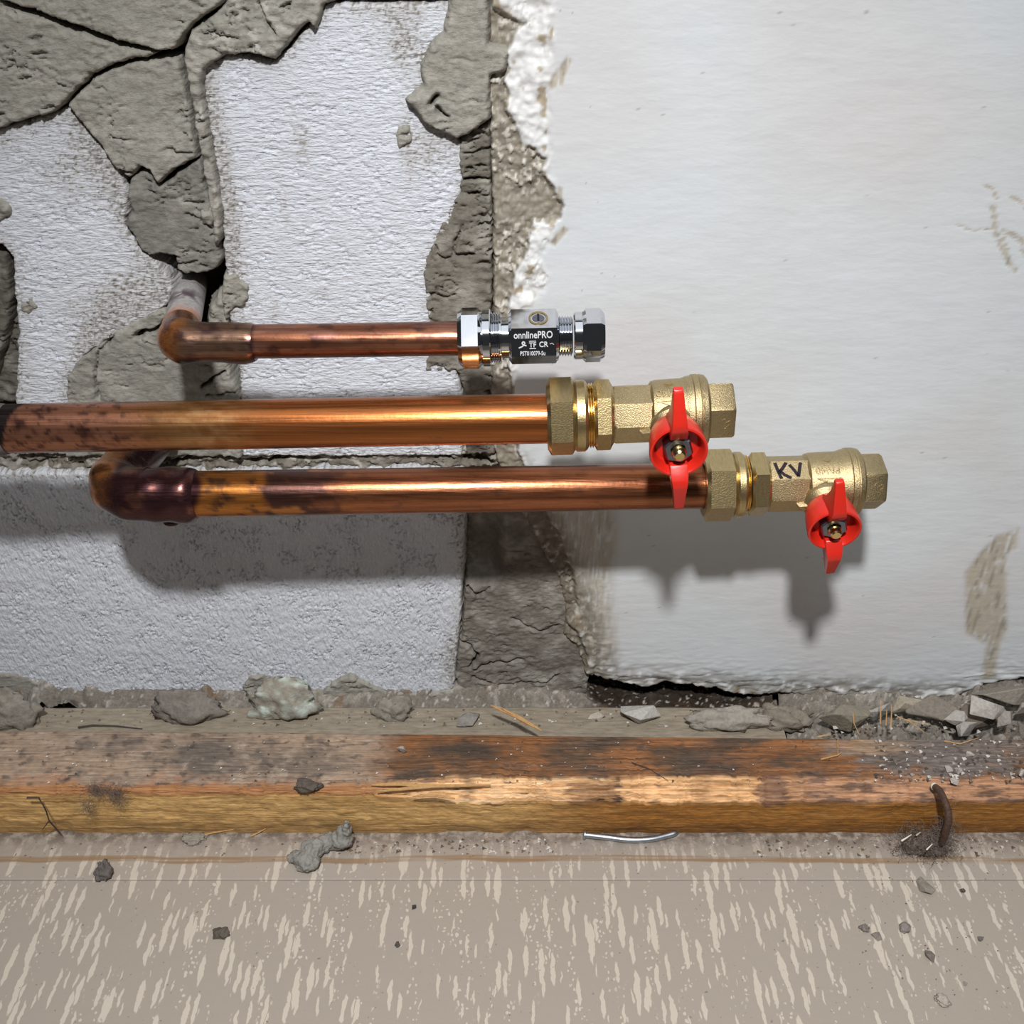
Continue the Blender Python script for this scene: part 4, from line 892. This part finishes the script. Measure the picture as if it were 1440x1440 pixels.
chunk('stone', 'small flat grey stone beside the orange splinter', 'stone', 656, 1012, 46, 20, .0152, 19, 'stone', (138, 134, 128), (.1, 0, .2), .5)
chunk('pebble', 'tiny pale chip on the strip left of the flat stone', 'stone', 838, 1006, 22, 12, .0154, 23, 'stone', (178, 168, 156), (0, 0, .3), .7)
chunk('mortar_chunk', 'angular olive-grey mortar chunk at the start of the rubble heap', 'rubble', 1190, 1010, 78, 50, .018, 29, 'stone', (138, 132, 118), (.3, .25, .1), .5)
chunk('mortar_shard', 'upright pale grey mortar shard leaning beside the olive chunk', 'rubble', 1231, 1002, 40, 50, .020, 31, 'stone', (170, 166, 158), (.3, .55, .2), .4)
chunk('mortar_lump', 'brownish mortar lump covering the right end of the grey strip', 'rubble', 1098, 1010, 74, 44, .012, 27, 'lump', (132, 124, 112), thin=.5)
chunk('plaster_piece', 'beige plaster piece behind the dry straw', 'rubble', 1268, 994, 56, 40, .020, 37, 'stone', (172, 162, 144), (.5, .1, .2), .5)
chunk('mortar_chunk', 'brown-grey mortar chunk under the plaster right of the straw', 'rubble', 1318, 1000, 84, 56, .020, 41, 'stone', (128, 120, 110), (.2, .1, .0), .5)
chunk('mortar_chunk', 'large rough mortar chunk piled against the wall at the right', 'rubble', 1402, 976, 100, 62, .026, 43, 'stone', (142, 135, 124), (.2, .05, .0), .4)
chunk('mortar_chunk', 'dark mortar chunk wedged in the middle of the rubble heap', 'rubble', 1366, 1012, 66, 50, .020, 47, 'stone', (112, 102, 92), (.2, .1, .4), .6)
chunk('stone', 'flat light stone topmost on the right rubble heap', 'stone', 1383, 996, 58, 28, .038, 53, 'stone', (172, 166, 158), (.35, .15, -.1), .6)
chunk('stone', 'small squarish pale stone in front of the rubble heap', 'stone', 1342, 1009, 32, 24, .033, 59, 'stone', (170, 164, 158), (.4, .1, .1), .6)
chunk('stone', 'pointed pale stone low in the rubble, touching the batten', 'stone', 1357, 1027, 33, 33, .030, 61, 'stone', (166, 160, 154), (.2, .3, .3), .6)
chunk('stone', 'rounded grey stone right of the pointed pale stone', 'stone', 1408, 1013, 34, 32, .030, 67, 'stone', (150, 144, 136), (.2, .3, .3), .7)
chunk('stone', 'grey stone at the far right end of the rubble', 'stone', 1438, 1002, 38, 42, .028, 71, 'stone', (156, 148, 140), (.2, -.3, .3), .7)
chunk('pebble', 'dark rounded pebble on the left half of the batten', 'stone', 433, 1104, 36, 20, .0372, 73, 'lump', (92, 84, 76), thin=.5)
chunk('pebble', 'small square grey chip on the dark part of the batten', 'stone', 565, 1056, 13, 15, .0370, 79, 'stone', (160, 152, 142), (0, 0, .2), .8)
for i, (u, v, w_, h_, where) in enumerate(((1334, 1080, 14, 12, 'left chip of the pale pair'), (1347, 1081, 15, 12, 'right chip of the pale pair'), (1341, 1100, 18, 8, 'thin pale flake'), (1363, 1061, 12, 12, 'lone grey chip'), (1435, 1086, 14, 14, 'grey chip by the end'))):
    chunk('pebble', where + ' lying in the dust on the right of the batten', 'stone', u, v, w_, h_, .0372, 83+i, 'stone', (172, 164, 156), (0, 0, i), .8)
chunk('pebble', 'elongated dark grey pebble on the floor near the left edge', 'stone', 147, 1224, 22, 34, .0002, 101, 'lump', (104, 98, 94), thin=1.0)
chunk('mortar_flake', 'thin grey mortar flake in the dust below the batten', 'rubble', 274, 1178, 32, 12, .0002, 103, 'lump', (140, 132, 122), thin=.6)
for i, (u, v, w_, h_, t, lab) in enumerate(((311, 1311, 21, 13, (92, 86, 78), 'dark lump of grit alone on the left of the floor'), (583, 1275, 9, 8, (70, 66, 62), 'tiny black pebble on the floor below the mortar spike'), (559, 1327, 8, 8, (88, 84, 80), 'tiny grey speck of stone below the black pebble'), (1300, 1245, 30, 14, (138, 130, 120), 'curved grey flake on the floor under the dust clump'), (1215, 1304, 14, 9, (124, 116, 110), 'small grey pebble leftmost of the right floor group'), (1232, 1318, 19, 10, (146, 138, 130), 'flat pale pebble just below the leftmost right pebble'), (1272, 1303, 17, 11, (134, 126, 120), 'grey pebble beside the pale streak right of the flat pebble'), (1306, 1344, 20, 13, (130, 122, 114), 'rounded grey pebble lowest but one on the right floor'), (1325, 1405, 20, 14, (172, 162, 150), 'pale flake of mortar nearest the bottom edge of the floor'), (1354, 1252, 10, 8, (96, 90, 84), 'dark pebble right of the curved flake'), (1378, 1319, 8, 6, (110, 104, 98), 'tiny pebble at the far right of the floor'), (1436-79, 1382, 8, 6, (140, 132, 124), 'tiny pale pebble below the rounded grey pebble'))):
    chunk('pebble', lab, 'stone', u, v, w_, h_, .0001, 111+i, 'stone' if i % 2 else 'lump', t, (0, 0, i*.7), .8)
# mortar blob with a spike, standing on the floor against the batten
def spike():
    pts = [on(412, 1205, .003), on(432, 1210, .005), on(440, 1193, .006), on(462, 1183, .005), on(480, 1180, .008), on(486, 1168, .016), on(488, 1156, .024)]
    rr = [.003, .0062, .0058, .0048, .0060, .0036, .0013]; bm = bmesh.new()
    for p, r_ in zip(pts, rr): bmesh.ops.create_icosphere(bm, subdivisions=3, radius=r_, matrix=Matrix.Translation(p) @ Matrix.Diagonal((1.1, 1.0, .85, 1)))
    for a, b, ra, rb in zip(pts[:-1], pts[1:], rr[:-1], rr[1:]):
        for q in (.33, .66): bmesh.ops.create_icosphere(bm, subdivisions=3, radius=(ra+(rb-ra)*q)*.92, matrix=Matrix.Translation(a+(b-a)*q))
    me = bpy.data.meshes.new('t'); bm.to_mesh(me); bm.free(); t = link('t', me); md = t.modifiers.new('r', 'REMESH'); md.mode = 'VOXEL'; md.voxel_size = .0007
    me2 = bpy.data.meshes.new_from_object(t.evaluated_get(bpy.context.evaluated_depsgraph_get())); bpy.data.objects.remove(t)
    n = len(me2.vertices); z0 = 1
    for v in me2.vertices:
        k = mnoise.fractal(v.co*260, .7, 2.1, 4); v.co += v.normal*.0014*k; v.co.z = max(v.co.z, .0003)
    a = me2.color_attributes.new('Col', 'FLOAT_COLOR', 'POINT'); a.data.foreach_set('color', np.tile(np.append(lin(138, 136, 130), 1), n).astype(np.float32)); me2.polygons.foreach_set('use_smooth', [True]*len(me2.polygons)); me2.name = 'mortar_blob'
    tag(link('mortar_blob', me2, M['stone']), 'grey mortar blob with an upright spike on the floor against the batten', 'rubble')
spike()
# bent galvanised nail
nl = empty('bent_nail', 'bent galvanised nail lying in the dust under the batten', 'nail')
np_ = [on(822, 1174, .0030), on(850, 1177, .0022), on(885, 1181, .0020), on(915, 1180, .0020), on(938, 1175, .0022), on(955, 1170, .0028)]
def spline(P, n=40):
    P = [Vector(p) for p in P]; out = []
    for i in range(len(P)-1):
        p0, p1, p2, p3 = P[max(i-1, 0)], P[i], P[i+1], P[min(i+2, len(P)-1)]
        for k in range(n//(len(P)-1)):
            t = k/(n//(len(P)-1)); out.append(.5*((2*p1)+(p2-p0)*t+(2*p0-5*p1+4*p2-p3)*t*t+(3*p1-p0-3*p2+p3)*t**3))
    return out+[P[-1]]
sh = spline(np_); n = len(sh)
sweep('shank', sh, [.00165]*(n-4)+[.0014, .0010, .0006, .0002], M['zinc'], nl, seg=16)
hd = (sh[1]-sh[0]).normalized(); cyl('head', sh[0]-hd*.0008, hd, [(0, .0022), (.0005, .0026), (.0012, .0026), (.0016, .0018)], M['zinc'], nl)
# dust clump with a bent rusty wire
def tubes(name, paths, r, mat, parent=None, seg=5):
    bm = bmesh.new()
    for P in paths:
        P = [Vector(p) for p in P]; R = []
        for i, p in enumerate(P):
            t = (P[min(i+1, len(P)-1)]-P[max(i-1, 0)]).normalized(); s = t.orthogonal().normalized(); b = t.cross(s); f = r*(1-.6*(i/(len(P)-1)))
            R.append([bm.verts.new(p+(s*math.cos(2*math.pi*k/seg)+b*math.sin(2*math.pi*k/seg))*f) for k in range(seg)])
        for a, b in zip(R[:-1], R[1:]):
            for k in range(seg): bm.faces.new((a[k], a[(k+1) % seg], b[(k+1) % seg], b[k]))
        bm.faces.new(R[0]); bm.faces.new(R[-1])
    return bm_obj(name, bm, mat, parent, 60)
dc = empty('dust_clump', 'dark fluffy dust clump clinging to the batten front at the right', 'dust')
r = random.Random(9); cen = Vector(on(1300, 1175, .012)); paths = []
def fluff(cen, sx, sy, sz, n, ln):
    out = []
    for _ in range(n):
        p = cen + Vector((r.gauss(0, sx), r.gauss(0, sy), r.gauss(0, sz))); d = Vector((r.gauss(0, 1), r.gauss(0, 1), r.gauss(0, 1))).normalized(); P = []
        for k in range(6): P.append(Vector((p.x, p.y, max(p.z, .0006)))); d = (d+Vector((r.gauss(0, .6), r.gauss(0, .6), r.gauss(0, .6)))).normalized(); p = p + d*ln
        out.append(P)
    return out
cen = Vector(on(1298, 1168, .014)); cen2 = Vector(on(1305, 1192, .005)); cen3 = Vector(on(1327, 1165, .014))
tag(tubes('fibres', fluff(cen+Vector((0, -.004, -.002)), .008, .002, .005, 420, .0016) + fluff(cen2, .008, .003, .0025, 360, .0014) + fluff(cen3+Vector((0, -.003, 0)), .003, .0015, .007, 200, .0014), .00011, M['fluff'], dc, 4), kind='stuff')
me = chunk_mesh(91, .0105, .0055, .0078, 'lump'); o = link('clump', me, M['fluff'], dc); o.location = cen2+Vector((-.001, .002, .001))
for (u0, v0, u1, v1) in ((1263, 1170, 1277, 1161), (1284, 1162, 1289, 1158), (1298, 1182, 1306, 1174)):
    tubes('pale_splinter', [[Vector(on(u0, v0, .018)) + Vector((0, -.006, 0)), Vector(on(u1, v1, .022)) + Vector((0, -.006, 0))]], .0005, M['tape'], dc)
wr = empty('bent_nail', 'dark rusted bent nail hooked over the batten edge above the dust clump', 'nail')
sh = spline([on(1314, 1106, .0380), on(1322, 1113, .0400), on(1329, 1128, .0400), on(1333, 1140, .0375), Vector(on(1332, 1150, .033))+Vector((0, -.002, 0)), Vector(on(1328, 1165, .025))+Vector((0, -.002, 0)), Vector(on(1324, 1182, .014))+Vector((0, -.001, 0))])
sweep('shank', sh, .0019, M['rust'], wr, seg=14)
t0 = (sh[1]-sh[0]).normalized(); cyl('head', sh[0]-t0*.0012, t0, [(0, .0015), (.0008, .0020), (.002, .0020)], M['tape'], wr)
# straw and fibres
def fibre(name, label, cat, P, w_, mat):
    tag(tubes(name, P, w_, mat), label, cat)
Z0 = .0376
fibre('straw', 'forked dry straw on the batten near the rubble', 'straw', [[on(1150, 1036, Z0), on(1165, 1033, Z0+.002), on(1178, 1040, Z0+.001), on(1178, 1062, Z0+.0008)], [on(1154, 1068, Z0), on(1178, 1062, Z0+.0010), on(1184, 1058, Z0+.001)]], .00045, M['straw'])
fibre('straw', 'upright dry straw stalks in front of the beige plaster piece', 'straw', [[on(1238, 1018, .036), on(1239, 985, .046)], [on(1246, 1020, .036), on(1247, 998, .044)], [on(1253, 1022, .036), on(1254, 990, .046)]], .0005, M['straw'])
fibre('straw', 'curved straw across the olive mortar chunk', 'straw', [[on(1200, 1003, .034), on(1201, 1018, .034), on(1209, 1034, .0375)]], .0005, M['straw'])
fibre('straw', 'orange straw strands lying in front of the rubble heap', 'straw', [[on(1262, 1008, .036), on(1280, 1015, .038), on(1300, 1030, .0385)], [on(1272, 1012, .037), on(1305, 1018, .038)], [on(1328, 1042, .038), on(1350, 1046, .039), on(1375, 1038, .0385)]], .00045, M['straw'])
fibre('fibre', 'dark hair-like fibre hanging over the batten edge at the far left', 'fibre', [[on(38, 1122, .038), on(55, 1122, .0385), on(68, 1135, .034)+np.array([0, -.003, 0]), on(71, 1150, .024)+np.array([0, -.002, 0]), on(62, 1162, .014)+np.array([0, -.002, 0])], [on(71, 1150, .024)+np.array([0, -.002, 0]), on(86, 1170, .010)+np.array([0, -.001, 0])]], .0006, M['hair'])
fb = empty('fluff_tuft', 'grey tuft of fluff hooked over the left part of the batten', 'dust')
r.seed(4); tag(tubes('fibres', fluff(Vector(on(140, 1112, .039)), .004, .002, .0008, 160, .0014) + fluff(Vector(on(163, 1120, .0375)), .002, .0015, .003, 160, .0014) + fluff(Vector(on(126, 1130, .034))+Vector((0, -.003, 0)), .002, .001, .003, 70, .0014), .00008, M['fluff'], fb, 4), kind='stuff')
fibre('thread', 'thin brown thread lying on the batten below the upper valve', 'fibre', [[on(888, 1072, Z0), on(915, 1082, Z0), on(940, 1098, Z0)]], .0003, M['hair'])
fibre('twig', 'thin dark curved twig on the left strip', 'fibre', [[on(110, 1023, .0165), on(130, 1020, .0175), on(165, 1021, .0175), on(200, 1025, .0165)]], .0007, M['hair'])
fibre('wood_sliver', 'short pale wood sliver on the floor by the batten', 'splinter', [[on(353, 1176, .001), on(363, 1171, .0025), on(374, 1165, .004)]], .0005, M['straw'])
fibre('wood_sliver', 'long thin orange sliver under the batten edge at the left', 'splinter', [[on(282, 1175, .001), on(300, 1171, .002), on(330, 1166, .003)]], .0006, M['straw'])
# dust crumbs too many to count
def crumbs(name, label, spots, n, seed, tones, parent=None):
    r = random.Random(seed); V = []; Fc = []; C = []
    for _ in range(n):
        (u0, v0, u1, v1, z, s) = r.choice(spots); p = Vector(on(r.uniform(u0, u1), r.uniform(v0, v1), z)); s = s*r.uniform(.4, 1.5)**1.5; t = lin(*r.choice(tones)); b = len(V)
        for q in ((1, 0, 0), (-.4, .8, 0), (-.5, -.8, .1), (.1, .1, 1.0)):
            V.append(p + Vector((q[0]+r.uniform(-.3, .3), q[1]+r.uniform(-.3, .3), q[2]*.7))*s); C.append(t)
        Fc += [(b, b+1, b+3), (b+1, b+2, b+3), (b+2, b, b+3)]
    tag(link(name, np_mesh(name, np.array([tuple(v) for v in V]), Fc, np.array(C), smooth=False), M['stone'], parent), None if parent else label, None if parent else 'crumbs', kind='stuff')
crumbs('mortar_crumbs', 'fine mortar crumbs scattered over the batten top', [(0, 1035, 530, 1105, .0374, .0006), (530, 1040, 1230, 1105, .0374, .0005), (1230, 1040, 1440, 1100, .0376, .0009), (1230, 1040, 1440, 1100, .0376, .0009)], 520, 6, ((170, 160, 150), (120, 110, 100), (210, 206, 200), (84, 76, 70)))
crumbs('mortar_crumbs', 'fine mortar crumbs in the dust between batten and vinyl', [(0, 1178, 1440, 1204, .0003, .0006), (480, 1180, 780, 1200, .0003, .0009), (1050, 1180, 1440, 1205, .0003, .0009), (1200, 1210, 1440, 1400, .0003, .0004)], 620, 7, ((150, 140, 130), (96, 88, 80), (200, 194, 186), (120, 100, 80)))
crumbs('mortar_crumbs', 'fine mortar crumbs on the strip and the rubble at the wall foot', [(0, 998, 1080, 1022, .0158, .0008)], 260, 8, ((150, 142, 132), (96, 88, 80), (206, 202, 196), (120, 104, 88)), STR)
crumbs('mortar_crumbs', '', [(1165, 992, 1430, 1030, .026, .0011)], 160, 12, ((150, 142, 132), (96, 88, 80), (190, 186, 180)), RUB[1])
